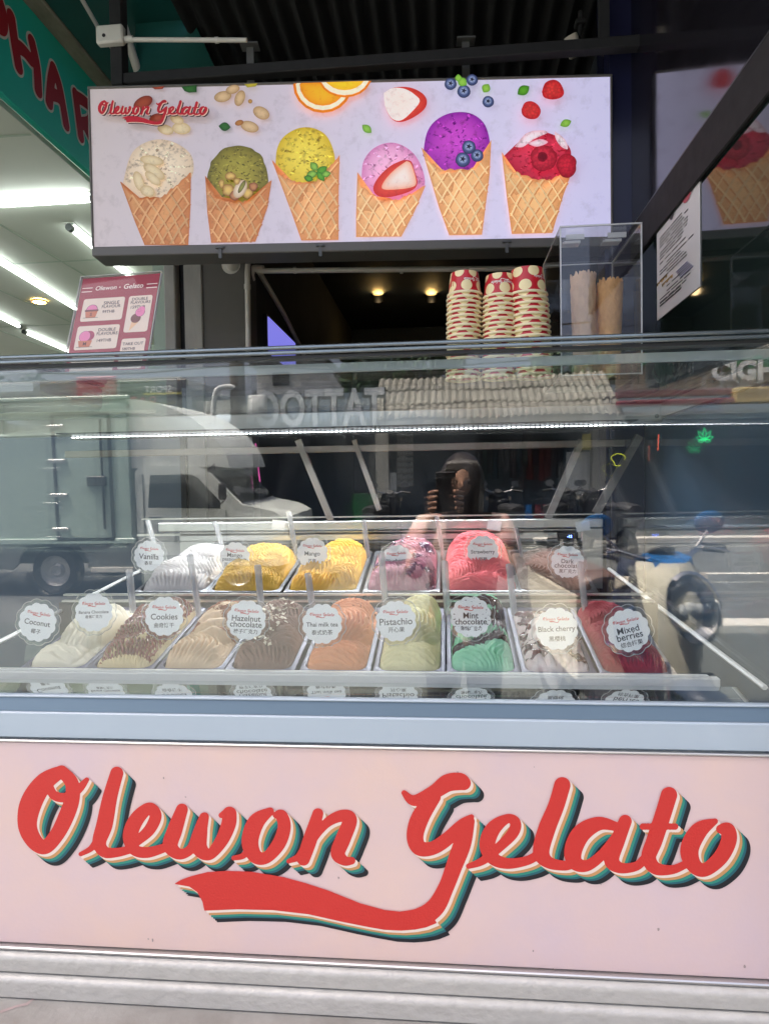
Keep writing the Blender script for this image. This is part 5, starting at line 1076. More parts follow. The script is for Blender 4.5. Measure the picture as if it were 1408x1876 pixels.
def tube(x0, y0, x1, y1, z, lab):
    p, q = Vector((x0, y0, z)), Vector((x1, y1, z)); d = (q-p).normalized()
    o = thing('tube_light', lab, 'tube light', (p+q)/2, 'fluorescent tubes on the pharmacy ceiling')
    b = MB(); s_ = Vector((-d.y, d.x, 0))*.03; b.hull([c+s_*e+Vector((0, 0, h)) for c in (p, q) for e in (-1, 1) for h in (.012, .035)]); b.build('fitting', 'metal_light', o)
    b = MB(); b.tube([p+d*.03-Vector((0, 0, .008)), q-d*.03-Vector((0, 0, .008))], .0125, 10); b.build('tube', 'tube_light_near' if y0 == y1 else 'tube_light', o, 50)
    b = MB(); b.tube([p-Vector((0, 0, .008)), p+d*.03-Vector((0, 0, .008))], .02, 10); b.build('end_cap', 'dark_steel', o, 50); b = MB(); b.tube([q-d*.03-Vector((0, 0, .008)), q-Vector((0, 0, .008))], .02, 10); b.build('end_cap', 'dark_steel', o, 50)
mat('tube_light_near', (1, 1, 1), emit=5, ecol=(.93, 1, .95))
tube(-3.2, 1.9, -1.66, 1.9, 2.845, 'bright white tube light running across the pharmacy ceiling below the teal sign')
tube(-2.66, 2.4, -2.80, 3.72, 2.845, 'long tube light slanting down the pharmacy ceiling towards the crimson menu')
tube(-3.45, 3.45, -3.55, 4.15, 2.845, 'short tube light at the left edge under the warm downlight'); tube(-3.62, 4.3, -3.72, 5.5, 2.845, 'tube light ending just behind the crimson menu'); tube(-1.98, 2.2, -2.05, 3.1, 2.845, 'tube light end showing below the lower left corner of the light box sign')
p = P(72, 552, z=2.85); l_ = thing('downlight', 'small warm round downlight between two tube lights on the pharmacy ceiling', 'downlight', p)
b = MB(); b.lathe([(.055, .006), (.06, -.004), (.048, -.008), (.045, .004)], 24, M=Matrix.Translation(p)); b.build('trim_ring', 'warm_ring', l_, 50)
b = MB(); b.lathe([(0, -.012), (.03, -.01), (.042, 0)], 20, M=Matrix.Translation(p)); b.build('bulb', 'warm_glow', l_, 60)
a, c = P(232, 468, y=3.2), P(306, 497, y=3.2)
nb_ = thing('framed_notice', 'pale notice with a dull red frame under the lower left of the light box sign', 'notice', ((a+c)/2))
b = MB(); b.box((a.x, 3.2, c.z), (c.x, 3.23, a.z)); b.build('backing', 'board_red', nb_); b = MB(); b.box((a.x+.03, 3.19, c.z+.035), (c.x-.03, 3.1995, a.z)); b.build('sheet', 'pale_board', nb_)
b = MB(); a, c = P(306, 470, y=2.6), P(322, 655, y=2.6); b.box((a.x, 2.6, .42), (c.x, 2.66, 2.86), b=.004); tag(b.build('door_jamb', 'pale_board'), 'pale cream door jamb left of the worn grey post', 'jamb')
cab = thing('medicine_cabinet', 'pale green glass-fronted cabinet behind the crimson menu', 'cabinet', (-1.9, 3.4, .42))
b = MB(); b.box((-2.6, 3.5, .42), (-1.5, 3.8, 2.5), b=.005); b.build('carcass', 'cabinet_green', cab)
for z in (1.2, 1.6, 2.0, 2.4): b = MB(); b.box((-2.6, 3.45, z), (-1.5, 3.499, z+.02)); b.build('shelf', 'pale_board', cab)

# ------------------------------------------------------------------ the street facing the shop (seen mirrored in the case glass)
mat('truck_white', (.43, .56, .50), .4, nz=.35, ns=2.5, col2=(.34, .44, .39), coat=.2); mat('cab_white', (.78, .82, .77), .35, nz=.2, ns=3, col2=(.44, .48, .44), coat=.3); mat('truck_grey', (.23, .25, .24), .5, nz=.2, ns=3); mat('car_glass', (.015, .02, .022), .05, spec=.7); mat('tyre', (.02, .02, .021), .8, nz=.4, ns=30); mat('rim_metal', (.5, .5, .5), .4, metal=.7); mat('black_trim', (.02, .02, .022), .5); mat('chrome', (.8, .8, .8), .1, metal=1)
TY = -5.9
def tq(px, py, y=TY): p = Q(px, py, y=y); return p.x, p.z
XZ = lambda y: Matrix(((1, 0, 0, 0), (0, 0, -1, y), (0, 1, 0, 0), (0, 0, 0, 1)))      # polygon in xz, pulled towards -y
truck = thing('box_truck', 'white box truck with a rounded roof fairing parked across the road', 'truck', (-4.2, -6.6, 0))
b = MB(); b.prism(rrect(-6.9, .62, -3.50, 2.22, .04), 0, 1.55, 0, XZ(TY)); b.build('cargo_box', 'truck_white', truck)
b = MB(); b.box((-6.9, TY-.02, 2.2), (-3.45, TY+.03, 2.245), b=.01); b.box((-6.9, TY-.01, 2.06), (-3.45, TY+.012, 2.09), b=.004); b.box((-6.9, TY-.02, .60), (-3.45, TY+.02, .66), b=.006); b.build('edge_rail', 'truck_white', truck)
fair = cr([(-3.49, 2.21), (-3.2, 2.16), (-2.85, 2.02), (-2.58, 1.82), (-2.42, 1.6), (-2.36, 1.42)], 5)
b = MB(); b.prism([tuple(p) for p in fair]+[(-2.5, 1.44), (-3.49, 1.44)], .05, 1.5, 0, XZ(TY)); b.build('fairing', 'cab_white', truck, 35)
b = MB(); e0 = tq(395, 852); b.prism([(e0[0]-.1, e0[1]-.06), (e0[0]+.02, e0[1]-.1), (e0[0]+.0, e0[1]+.02)], -.052, -.046, 0, XZ(TY)); 
b.build('emblem', 'black_trim', truck)
cabp = [(-3.45, .42), (-3.45, 1.40), (-3.36, 1.47), (-2.75, 1.45), (-2.62, 1.40), (-2.25, 1.02), (-1.9, .94), (-1.76, .86), (-1.72, .62), (-1.72, .36), (-1.85, .33), (-3.3, .36)]
b = MB(); b.prism([tuple(p) for p in cabp], .04, 1.5, 0, XZ(TY)); b.build('cab', 'cab_white', truck, 35)
b = MB(); b.prism([(-3.28, 1.0), (-3.24, 1.36), (-2.78, 1.36), (-2.70, 1.32), (-2.46, 1.06), (-2.46, .98)], -.036, -.03, 0, XZ(TY)); b.build('side_window', 'car_glass', truck)
b = MB(); b.prism([(-2.60, 1.385), (-2.575, 1.40), (-2.245, 1.045), (-2.27, 1.03)], .12, 1.42, 0, XZ(TY)); b.build('windscreen', 'car_glass', truck)
b = MB()
for p, q in (((-3.36, .45), (-3.36, 1.38)), ((-2.42, .45), (-2.42, .96)), ((-3.36, .45), (-2.42, .45))): b.tube([(p[0], TY-.038, p[1]), (q[0], TY-.038, q[1])], .006, 5)
b.build('door_seam', 'black_trim', truck)
b = MB(); b.box((-3.30, TY-.03, .86), (-3.15, TY-.015, .9), b=.006); b.build('door_handle', 'black_trim', truck)
d0, d1 = tq(98, 762), tq(206, 985)
dd = MB(); dd.box((d0[0], TY, d1[1]), (d1[0], TY+.012, d0[1]), b=.004); bd = dd.build('box_door', 'truck_white', truck)
b = MB(); w = .035
for lo, hi in (((d0[0]-w, d1[1]-w), (d0[0], d0[1]+w)), ((d1[0], d1[1]-w), (d1[0]+w, d0[1]+w)), ((d0[0], d1[1]-w), (d1[0], d1[1])), ((d0[0], d0[1]), (d1[0], d0[1]+w))): b.box((lo[0], TY, lo[1]), (hi[0], TY+.02, hi[1]))
b.build('door_seal', 'black_trim', bd)
for k in range(4): b = MB(); z = d1[1]+(d0[1]-d1[1])*(.08+.28*k); b.box((d0[0]-.08, TY+.01, z-.03), (d0[0]+.12, TY+.035, z+.01), b=.005); b.build('hinge', 'rim_metal', bd)
b = MB(); b.tube([(d1[0]-.07, TY+.035, d1[1]+.1), (d1[0]-.07, TY+.035, d0[1]-.05)], .014, 8); b.box((d1[0]-.25, TY+.01, 1.25), (d1[0]-.03, TY+.05, 1.36), b=.008); b.build('lock_rod', 'black_trim', bd)
b = MB(); b.prism([(-6.9, .3), (-6.9, .6), (-3.45, .6), (-3.45, .32), (-4.05, .32)]+[(-4.45+.42*math.cos(a), .34+.36*math.sin(a)) for a in np.linspace(.1, 3.04, 12)]+[(-4.95, .3)], .02, .06, 0, XZ(TY)); b.box((-6.8, -7.2, .35), (-1.9, -6.1, .5)); b.build('side_skirt', 'truck_grey', truck)
b = MB(); b.box((-4.0, TY-.03, .27), (-3.5, TY+.0, .33), b=.006); b.build('side_marker', 'kerb_paint', truck)
def wheel(b2, c, r, w, parent, axis='Y'):
    T = Matrix.Translation(c) @ Matrix.Rotation(math.pi/2, 4, 'X')
    b = MB(); b.lathe([(r*.62, -w*.45), (r*.9, -w/2), (r, -w*.3), (r, w*.3), (r*.9, w/2), (r*.62, w*.45)], 28, M=T); o = b.build('tyre', 'tyre', parent, 40)
    b = MB(); b.lathe([(0, -w*.2), (r*.2, -w*.3), (r*.3, -w*.12), (r*.52, -w*.2), (r*.63, -w*.45)], 24, M=T); b.lathe([(0, w*.2), (r*.2, w*.3), (r*.3, w*.12), (r*.52, w*.2), (r*.63, w*.45)], 24, M=T)
    for k in range(8): a = k*math.pi/4; b.lathe([(0, w*.30), (r*.06, w*.30), (r*.06, w*.1)], 8, M=T @ Matrix.Translation((r*.4*math.cos(a), r*.4*math.sin(a), 0)))
    b.build('rim', 'rim_metal', parent, 40); return o
for x in (-4.45, -2.32):
    for y in (TY-.12, TY-1.35): wheel(None, Vector((x, y, .285)), .285, .16, truck)
b = MB(); b.box((-1.74, TY-.3, .62), (-1.715, TY-.06, .78), b=.008); b.build('headlight', 'chrome', truck)
b = MB(); b.tube(cr([(-2.5, TY-.02, 1.0), (-2.42, TY+.05, 1.06), (-2.38, TY+.08, 1.1)], 4), .01, 6); b.box((-2.44, TY+.03, 1.08), (-2.38, TY+.15, 1.26), b=.015); b.build('wing_mirror', 'black_trim', truck, 40)

# ---- scooter beside the camera
mat('mudguard_navy', (.02, .03, .06), .3, coat=.4); mat('scoot_blue', (.012, .14, .42), .2, coat=.6); mat('scoot_cream', (.72, .68, .55), .3, coat=.5); mat('seat_brown', (.12, .06, .045), .5); mat('lamp_glass', (.78, .8, .8), .25, metal=.25); mat('amber', (.5, .45, .38), .25)
def scooter_mesh(root, body, accent, seat, big=True):
    b = MB(); T = Matrix.Translation((0, .58, .24)) @ Matrix.Rotation(math.pi/2, 4, 'Y')
    def whl(y): 
        b = MB(); T = Matrix.Translation((0, y, .235)) @ Matrix.Rotation(math.pi/2, 4, 'Y'); b.lathe([(.15, -.045), (.205, -.05), (.235, -.02), (.235, .02), (.205, .05), (.15, .045)], 28, M=T); b.build('tyre', 'tyre', root, 40)
        b = MB(); b.lathe([(0, -.03), (.05, -.04), (.06, -.02), (.15, -.045)], 20, M=T); b.lathe([(0, .03), (.05, .04), (.06, .02), (.15, .045)], 20, M=T); b.build('rim', 'rim_metal', root, 40)
    whl(.60); whl(-.62)
    b = MB(); pr = []                                       # front mudguard: swept arch
    for k, a in enumerate(np.linspace(R(-12), R(165), 14)):
        for w, rr in ((-.075, .255), (-.06, .285), (0, .30), (.06, .285), (.075, .255)): pr.append((w, .60+rr*math.cos(a), .235+rr*math.sin(a)))
    b.add(pr, [(k*5+j, k*5+j+1, k*5+j+6, k*5+j+5) for k in range(13) for j in range(4)]); b.build('front_mudguard', 'mudguard_navy', root, 60)
    b = MB(); b.tube([(-.07, .60, .24), (-.06, .52, .58)], .022, 8); b.tube([(.07, .60, .24), (.06, .52, .58)], .022, 8); b.build('fork', 'chrome', root, 50)
    b = MB(); prof = [(.56, .38, .09), (.555, .46, .16), (.535, .56, .20), (.50, .68, .205), (.46, .80, .18), (.43, .90, .14), (.41, .96, .10)]; vs = []; fs = []
    for y, z, w in prof:
        for t_ in np.linspace(-1, 1, 13): vs.append((w*.86*t_, y-.16*abs(t_)**2.2+.02, z))
    fs = [(k*13+j, k*13+j+1, (k+1)*13+j+1, (k+1)*13+j) for k in range(len(prof)-1) for j in range(12)]
    b.add(vs, fs); k0 = len(b.v); b.add([(x*.97, y-.05, z) for x, y, z in vs], [tuple(reversed(f)) for f in fs]); b.build('leg_shield', 'mudguard_navy', root, 60)
    b = MB(); b.add([(x*.84, y+.014, z*.985+.006) for x, y, z in vs], fs); b.build('shield_cover', accent, root, 60)
    b = MB(); pr = [(.60, .50, .055), (.615, .62, .09), (.60, .74, .125), (.56, .86, .14), (.50, .95, .12)]; vs = []
    for y, z, w in pr:
        for t_ in np.linspace(-1, 1, 11): vs.append((w*t_, y-.11*abs(t_)**2, z))
    b.add(vs, [(k*11+j, k*11+j+1, (k+1)*11+j+1, (k+1)*11+j) for k in range(4) for j in range(10)]); b.build('nose_cowl', accent, root, 60)
    T = Matrix.Translation((0, .595, .80)) @ Matrix.Rotation(R(-68), 4, 'X') @ Matrix.Diagonal((1, 1.25, 1, 1))
    b = MB(); b.lathe([(0, -.05), (.03, -.046), (.07, -.022), (.094, .0)], 26, M=T); hl = b.build('headlight', 'chrome', root, 60)
    b = MB(); b.lathe([(0, -.005), (.016, -.008), (.022, -.02), (.022, -.046)], 16, M=T); b.box((-.05, -.012, -.03), (-.02, .02, -.012), M=T, b=.004); b.box((.02, -.012, -.03), (.05, .02, -.012), M=T, b=.004); b.build('bulb', 'lamp_glass', hl, 50)
    b = MB(); b.lathe([(0, .035), (.04, .032), (.08, .02), (.095, .001)], 26, M=T); b.build('lens', 'acrylic', hl, 60)
    b = MB(); b.lathe([(.095, -.02), (.108, -.01), (.11, .006), (.098, .014), (.094, .0)], 26, M=T); b.build('headlight_ring', 'chrome', root, 60)
    b = MB()
    for q in range(3): b.box((.03, .565-.012*q, .53-.03*q), (.10, .58-.012*q, .54-.03*q), b=.003); b.box((-.10, .565-.012*q, .53-.03*q), (-.03, .58-.012*q, .54-.03*q), b=.003)
    b.build('vent', 'black_trim', root)
    b = MB(); b.hull([(x, y, z) for x in (-.08, .08) for y, z in ((.34, .9), (.48, .88), (.46, .965), (.37, .975))]+[(0, .50, .93)]); b.build('meter_cowl', body, root, 30)
    b = MB(); b.lathe([(0, .012), (.05, .012), (.058, 0)], 20, M=Matrix.Translation((0, .37, .972)) @ Matrix.Rotation(R(35), 4, 'X')); b.build('meter', 'black_trim', root, 50)
    b = MB(); b.tube(cr([(-.33, .28, .97), (-.2, .34, .985), (-.08, .40, .95), (.08, .40, .95), (.2, .34, .985), (.33, .28, .97)], 5), .013, 10); b.build('handlebar', 'chrome', root, 50)
    for s_ in (-1, 1):
        b = MB(); b.tube([(s_*.21, .335, .985), (s_*.34, .275, .965)], .019, 10); b.build('grip', 'black_trim', root, 50)
        b = MB(); b.tube(cr([(s_*.19, .36, .985), (s_*.25, .37, .98), (s_*.33, .33, .96)], 4), .006, 6); b.build('brake_lever', 'chrome', root, 50)
        b = MB(); b.tube([(s_*.17, .35, .99), (s_*.23, .33, 1.05)], .006, 8); b.build('mirror_stalk', 'chrome', root, 50)
        b = MB(); b.lathe([(0, -.012), (.045, -.008), (.058, .0), (.058, .006), (0, .006)], 20, M=Matrix.Translation((s_*.245, .325, 1.085)) @ Matrix.Rotation(R(80), 4, 'X') @ Matrix.Diagonal((1.15, .85, 1, 1))); b.build('mirror', body, root, 50)
        b = MB(); b.hull([(s_*(.15+.05*k), .40-.02*k, z) for k in (0, 1) for z in (.84, .89)]+[(s_*.17, .43, .865)]); b.build('indicator', 'amber', root, 40)
    b = MB(); b.hull([(x, y, z) for x in (-.14, .14) for y, z in ((.36, .27), (.36, .31), (-.12, .27), (-.12, .31))]); b.build('floorboard', 'black_trim', root)
    b = MB(); b.hull([(x*w, y, z) for x in (-1, 1) for y, z, w in ((-.1, .30, .13), (-.14, .70, .12), (-.5, .72, .14), (-.85, .74, .09), (-.88, .62, .08), (-.55, .38, .15))]); b.build('rear_body', accent, root, 35)
    b = MB(); b.tube(cr([(0, -.1, .735), (0, -.3, .755), (0, -.55, .775), (0, -.84, .77)], 5), [.09]+[.115]*13+[.1, .08], 14, M=Matrix.Translation((0, 0, .27*1)) @ Matrix.Diagonal((1.1, 1, .62, 1)) @ Matrix.Translation((0, 0, .03))); b.build('seat', seat, root, 50)
    b = MB(); b.tube([(.12, -.35, .22), (.15, -.9, .3)], .035, 10); b.build('exhaust', 'dark_steel', root, 50)
scp = thing('scooter', 'blue and cream scooter with a big chrome-ringed headlight parked close to the case', 'scooter', (0, 0, 0))
scooter_mesh(scp, 'scoot_blue', 'scoot_cream', 'seat_brown')
q = Q(1274, 1095, y=-1.25); ang = R(-14); f_ = Vector((-math.sin(ang), math.cos(ang), 0))
scp.location = (q.x-f_.x*.60, q.y-f_.y*.60, .10); scp.rotation_euler = (0, 0, ang)
# ---- motorcycles along the far kerb (made small and dark, only their mirrors and bars show)
mat('bike_red', (.3, .02, .02), .3, coat=.4); mat('bike_dark', (.03, .035, .04), .3, coat=.4)
bk = thing('motorbike', 'dark scooter parked at the far kerb, first left of the photographer', 'motorbike', (0, 0, 0), 'motorbikes along the far kerb')
scooter_mesh(bk, 'bike_dark', 'bike_dark', 'black_trim')
spots = [(Q(700, 930, y=-8.6).x, -8.9, 190, None), (Q(925, 930, y=-8.6).x, -8.8, 172, 'dark scooter parked at the far kerb, second from the left'), (Q(1035, 930, y=-8.6).x, -8.9, 200, 'dark scooter parked at the far kerb between two others'), (Q(1110, 930, y=-8.6).x, -8.7, 165, 'dark scooter parked at the far kerb, rightmost of the row')]
for k, (x, y, a, lab) in enumerate(spots):
    if k == 0: bk.location = (x, y, 0); bk.rotation_euler = (0, 0, R(a)); bk['label'] = 'dark scooter parked at the far kerb, leftmost of the row'
    else: dup(bk, (x, y, 0), (0, 0, R(a)), lab)

# ---- shops across
SY = -12.
mat('shop_dark', (.12, .17, .22), .6, nz=.6, ns=1.2, col2=(.19, .22, .25)); mat('shop_wall', (.42, .42, .39), .8, nz=.5, ns=2, col2=(.3, .3, .28)); mat('roof_tile', (.24, .23, .20), .8, nz=.9, ns=7, col2=(.10, .10, .085)); mat('gable_white', (.6, .62, .62), .8, nz=.3, ns=2); mat('plank', (.27, .21, .155), .8, nz=.7, ns=6, col2=(.14, .11, .08), stretch=(3, 3, .4)); mat('maroon', (.16, .02, .035), .6, nz=.3, ns=5); mat('ochre', (.45, .33, .12), .7, nz=.3, ns=5); mat('tattoo_grey', (.62, .66, .69), .5, nz=.5, ns=4, col2=(.4, .45, .48)); mat('outline_dark', (.06, .07, .075), .6); mat('letter_white', (.75, .77, .78), .5); mat('leaf_green', (.03, .22, .08), .6, nz=.4, ns=6); mat('cola_red', (.36, .03, .06), .5); mat('bar_black', (.03, .03, .04), .5); mat('bar_pink', (.5, .12, .18), .5); mat('yellow_board', (.62, .55, .12), .5); mat('neon_green', (.05, .8, .3), emit=1.2, ecol=(.02, .9, .3)); mat('neon_red', (.9, .2, .1), emit=1.0, ecol=(1, .15, .08)); mat('neon_yellow', (.8, .8, .1), emit=1.0, ecol=(.75, .8, .05)); mat('neon_pink', (.9, .2, .6), emit=1.0, ecol=(1, .12, .5)); mat('bark', (.06, .05, .045), .9); mat('canopy_green', (.022, .06, .022), .7, nz=.6, ns=3, col2=(.045, .10, .03)); mat('fridge_green', (.05, .22, .10), .4); mat('white_paper', (.65, .68, .68), .6)
sx = lambda px, y=SY, py=800: Q(px, py, y=y).x
sz = lambda py, y=SY, px=900: Q(px, py, y=y).z
shop = thing('shop_row', 'row of dark open shopfronts under a wavy tiled roof across the road', 'shop', (1, -13.5, .09))
x0, x1 = sx(360), sx(1500)
b = MB(); b.box((x0, -13.75, .09), (x1, -13.6, 3.0)); b.box((x0-.2, -13.6, .09), (x0, SY+.2, 3.0)); b.box((x1, -13.6, .09), (x1+.2, SY+.2, 3.0)); b.box((x0, -13.6, .091), (x1, SY, .1)); b.build('interior', 'shop_dark', shop)
b = MB(); b.box((x0, -13.6, 2.25), (x1, SY-.1, 2.32)); b.build('ceiling', 'shop_dark', shop)
for px in (440, 700, 1095): x = sx(px); b = MB(); b.box((x-.13, SY-.1, .09), (x+.13, SY+.12, 2.4), b=.01); b.build('pier', 'shop_wall', shop)
b = MB(); xa, xb = sx(690), sx(1125); nx = 150; rows = [(SY+.75, 2.22), (SY+.3, 2.5), (SY+.31, 2.53), (SY-.2, 2.8), (SY-.19, 2.83), (SY-.8, 3.14)]
for y, z in rows:
    for i in range(nx): t_ = i/(nx-1); b.v.append((xa+(xb-xa)*t_, y+.04*math.sin(int(t_*34)*7.7+z*9), z+.06*abs(math.sin(t_*34*math.pi))+.018*math.sin(int(t_*34)*12.9+z*31)))
b.f = [(j*nx+i, j*nx+i+1, (j+1)*nx+i+1, (j+1)*nx+i) for j in range(5) for i in range(nx-1)]; b.m = [0]*len(b.f); b.c = [(1, 1, 1)]*len(b.v); b.build('roof_tiles', 'roof_tile', shop, 30)['kind'] = 'stuff'
b = MB(); b.box((xa, SY+.68, 2.12), (xb, SY+.72, 2.22)); b.build('eave_board', 'shop_wall', shop)
FY = lambda y: Matrix(((-1, 0, 0, 0), (0, 0, 1, y), (0, 1, 0, 0), (0, 0, 0, 1)))        # local x to the street's left, facing +y
MY = lambda y: Matrix(((1, 0, 0, 0), (0, 0, 1, y), (0, 1, 0, 0), (0, 0, 0, 1)))
tatt = thing('tattoo_sign', 'large sign of grey cut-out letters reading TATTOO on the shop roof edge', 'sign', (sx(585), SY+.5, 2.2))
ty = SY+.75; xa, xb = sx(466, ty, 740), sx(704, ty, 740); zt, zb_ = sz(712, ty, 580), sz(782, ty, 580)
b = MB(); b.box((xa-.1, ty-.1, zb_-.14), (xb+.1, ty-.06, zb_+.1)); b.tube([(xa, ty-.05, 2.2), (xa, ty-.05, zt)], .03, 6); b.tube([(xb, ty-.05, 2.2), (xb, ty-.05, zt)], .03, 6); b.build('backing', 'outline_dark', tatt)
for mm, dz, bo, k in (('outline_dark', 0, .075, 'letter_outline'), ('tattoo_grey', .02, .028, 'lettering')):
    b = MB(); v, f = text('TATTOO', 1, bo); e = np.ptp(v, axis=0); s1, s2 = (xb-xa)/e[0], (zt-zb_)/e[1]
    b.add([(x*s1-(xa+xb)/2, y*s2+(zt+zb_)/2, dz) for x, y in v], f, 0, FY(ty)); b.build(k, mm, tatt)
cola = thing('soft_drink_sign', 'maroon soft drink sign with white script lettering above the left shops', 'sign', (sx(180), SY+.2, 2.4))
xa, xb, za, zb_ = sx(143, SY, 710), sx(215, SY, 710), sz(748, SY, 180), sz(690, SY, 180)
b = MB(); b.box((xa, SY, za), (xb, SY+.08, zb_), b=.02); b.build('board', 'cola_red', cola)
b = MB(); put_text(b, 'Coca-Cola', FY(SY+.083), width=(xb-xa)*.72, at=(-(xa+xb)/2, za+(zb_-za)*.48), bold=.01, shear=.3); b.build('lettering', 'letter_white', cola)
bars = thing('bar_sign', 'dark two-line bar sign with pale and pink letters above the left shops', 'sign', (sx(290), SY+.2, 2.4))
xa, xb, za, zb_ = sx(222, SY, 710), sx(345, SY, 710), sz(752, SY, 280), sz(696, SY, 280)
b = MB(); b.box((xa, SY, za), (xb, SY+.08, zb_), b=.02); b.build('board', 'bar_black', bars)
b = MB(); put_text(b, 'SPORT', FY(SY+.083), width=(xb-xa)*.4, at=(-(xa+xb)/2-.1, za+(zb_-za)*.68), bold=.01); b.build('lettering', 'letter_white', bars)
b = MB(); put_text(b, 'BAR', FY(SY+.083), width=(xb-xa)*.42, at=(-(xa+xb)/2+.25, za+(zb_-za)*.27), bold=.01); b.build('lettering', 'bar_pink', bars)
b = MB(); b.box((sx(262, SY+.1, 725), SY+.085, za+(zb_-za)*.5), (sx(340, SY+.1, 725), SY+.1, za+(zb_-za)*.56)); b.build('stripe', 'yellow_board', bars)
low = thing('low_shop', 'pale low shop behind the truck with a small corrugated canopy', 'shop', (sx(150), -13, .09))
b = MB(); b.box((sx(-500), -16, .09), (sx(440)-.15, SY-.02, 2.75)); b.build('wall', 'shop_wall', low)
b = MB(); xa, xb = sx(300, SY, 750), sx(432, SY, 750); nx = 60
for y, z in ((SY+.7, sz(772)), (SY, sz(748))):
    for i in range(nx): t_ = i/(nx-1); b.v.append((xa+(xb-xa)*t_, y, z+.04*abs(math.sin(t_*11*math.pi))))
b.f = [(i, i+1, nx+i+1, nx+i) for i in range(nx-1)]; b.m = [0]*len(b.f); b.c = [(1, 1, 1)]*len(b.v); b.build('canopy', 'case_paint', low, 30)
b = MB(); b.box((sx(200), SY, 1.0), (sx(300), SY+.02, 2.0)); b.build('window', 'car_glass', low)
b = MB(); b.box((sx(-200), SY-.0, .3), (sx(60), SY+.05, .62)); b.build('planter', 'ochre', low)
gab = thing('gabled_house', 'white gabled house rising behind the tattoo sign', 'house', (sx(560, -17), -18, 0))
gx = lambda px: Q(px, 700, y=-17).x; gz = lambda py: Q(570, py, y=-17).z
b = MB(); b.prism([(gx(470), 0), (gx(626), 0), (gx(626), gz(712)), (gx(600), gz(672)), (gx(470), gz(672))], 0, 3, 0, XZ(-17)); b.build('wall', 'gable_white', gab)
b = MB(); b.hull([(x, y, z) for x, z in ((gx(462), gz(670)), (gx(600), gz(668)), (gx(462), gz(662)), (gx(604), gz(660))) for y in (-16.7, -20)]); b.build('roof', 'outline_dark', gab)
b = MB(); b.box((gx(500), -16.98, gz(705)), (gx(530), -16.95, gz(680))); b.build('window', 'car_glass', gab)
back = thing('far_building', 'long pale building behind the left shop signs', 'building', (sx(100, -20), -21, 0))
b = MB(); b.box((Q(-700, 700, y=-20).x, -24, 0), (Q(330, 700, y=-20).x, -20, Q(200, 694, y=-20).z)); b.build('wall', 'gable_white', back)
b = MB(); b.box((Q(-700, 700, y=-20).x, -20.0, Q(200, 702, y=-20).z), (Q(330, 700, y=-20).x, -19.6, Q(200, 698, y=-20).z)); b.build('ledge', 'shop_wall', back)
# pole and cables
pole = thing('utility_pole', 'dark wooden utility pole carrying cables before the left shops', 'pole', (sx(438, -11.2), -11.2, .09))
px_ = sx(438, -11.2); b = MB(); b.tube([(px_, -11.2, 0), (px_, -11.2, 8)], [.16, .12], 12); b.build('post', 'bark', pole, 50)
b = MB()
for z, dy in ((3.3, 0), (3.55, .1), (4.1, .05), (4.6, 0)): b.tube(cr([(-14, -11.2+dy, z+.4), (px_-3, -11.2+dy, z-.05), (px_, -11.2+dy, z), (px_+4, -11.2+dy, z-.12), (12, -11.2+dy, z+.5)], 6), .016, 5)
b.build('cables', 'black_trim', pole)['kind'] = 'stuff'
b = MB(); b.box((px_+.2, -11.25, 2.35), (px_+.55, -11.1, 2.75), b=.03); b.tube(cr([(px_, -11.1, 2.9), (px_-.35, -11.05, 2.85), (px_-.45, -11.05, 2.3)], 5), .05, 8); b.build('meter_box', 'gable_white', pole, 50)
# trees
def tree(x, y, z0, h, rad, seed, lab):
    r = random.Random(seed); t_ = thing('tree', lab, 'tree', (x, y, 0), 'trees behind the shops')
    b = MB(); b.tube(cr([(x, y, 0), (x+.1, y, z0*.6), (x-.05, y, z0+h*.4)], 5), [.25]*3+[.2]*4+[.15]*4, 8)
    for k in range(5): a = r.uniform(0, 6.3); b.tube([(x, y, z0), (x+rad*.6*math.cos(a), y+rad*.6*math.sin(a), z0+h*r.uniform(.3, .7))], [.09, .03], 6)
    b.build('trunk', 'bark', t_, 50)
    b = MB(); lv = []
    for k in range(26):
        a = r.uniform(0, 6.3); q = r.uniform(0, 1)**.5*rad; zc = z0+h*r.uniform(.15, .9); lv.append((x+q*math.cos(a), y+q*math.sin(a), zc, r.uniform(.35, .6)*rad*.8))
    for cx, cy_, cz, cr_ in lv:
        for k in range(110):
            d = Vector((r.gauss(0, 1), r.gauss(0, 1), r.gauss(0, 1))).normalized()*cr_*r.uniform(.6, 1.05); s_ = r.uniform(.08, .17)
            u = Vector((r.gauss(0, 1), r.gauss(0, 1), r.gauss(0, 1))).normalized()*s_; w_ = u.orthogonal().normalized()*s_*.6; c = Vector((cx, cy_, cz))+d
            b.add([c-u, c-w_, c+u, c+w_], [(0, 1, 2, 3)])
    b.build('crown', 'canopy_green', t_)
p = Q(705, 680, y=-18); tree(p.x+.6, -18, 2.6, 2.6, 1.7, 3, 'dark leafy tree behind the tiled roof right of the gabled house')
p = Q(1060, 660, y=-20); tree(p.x, -20, 2.8, 2.0, 2.0, 5, 'tree showing over the tiled roof towards the plank wall'); p = Q(60, 690, y=-25); tree(p.x, -25, 3.2, 1.6, 1.8, 8, 'distant tree above the far pale building at the left')
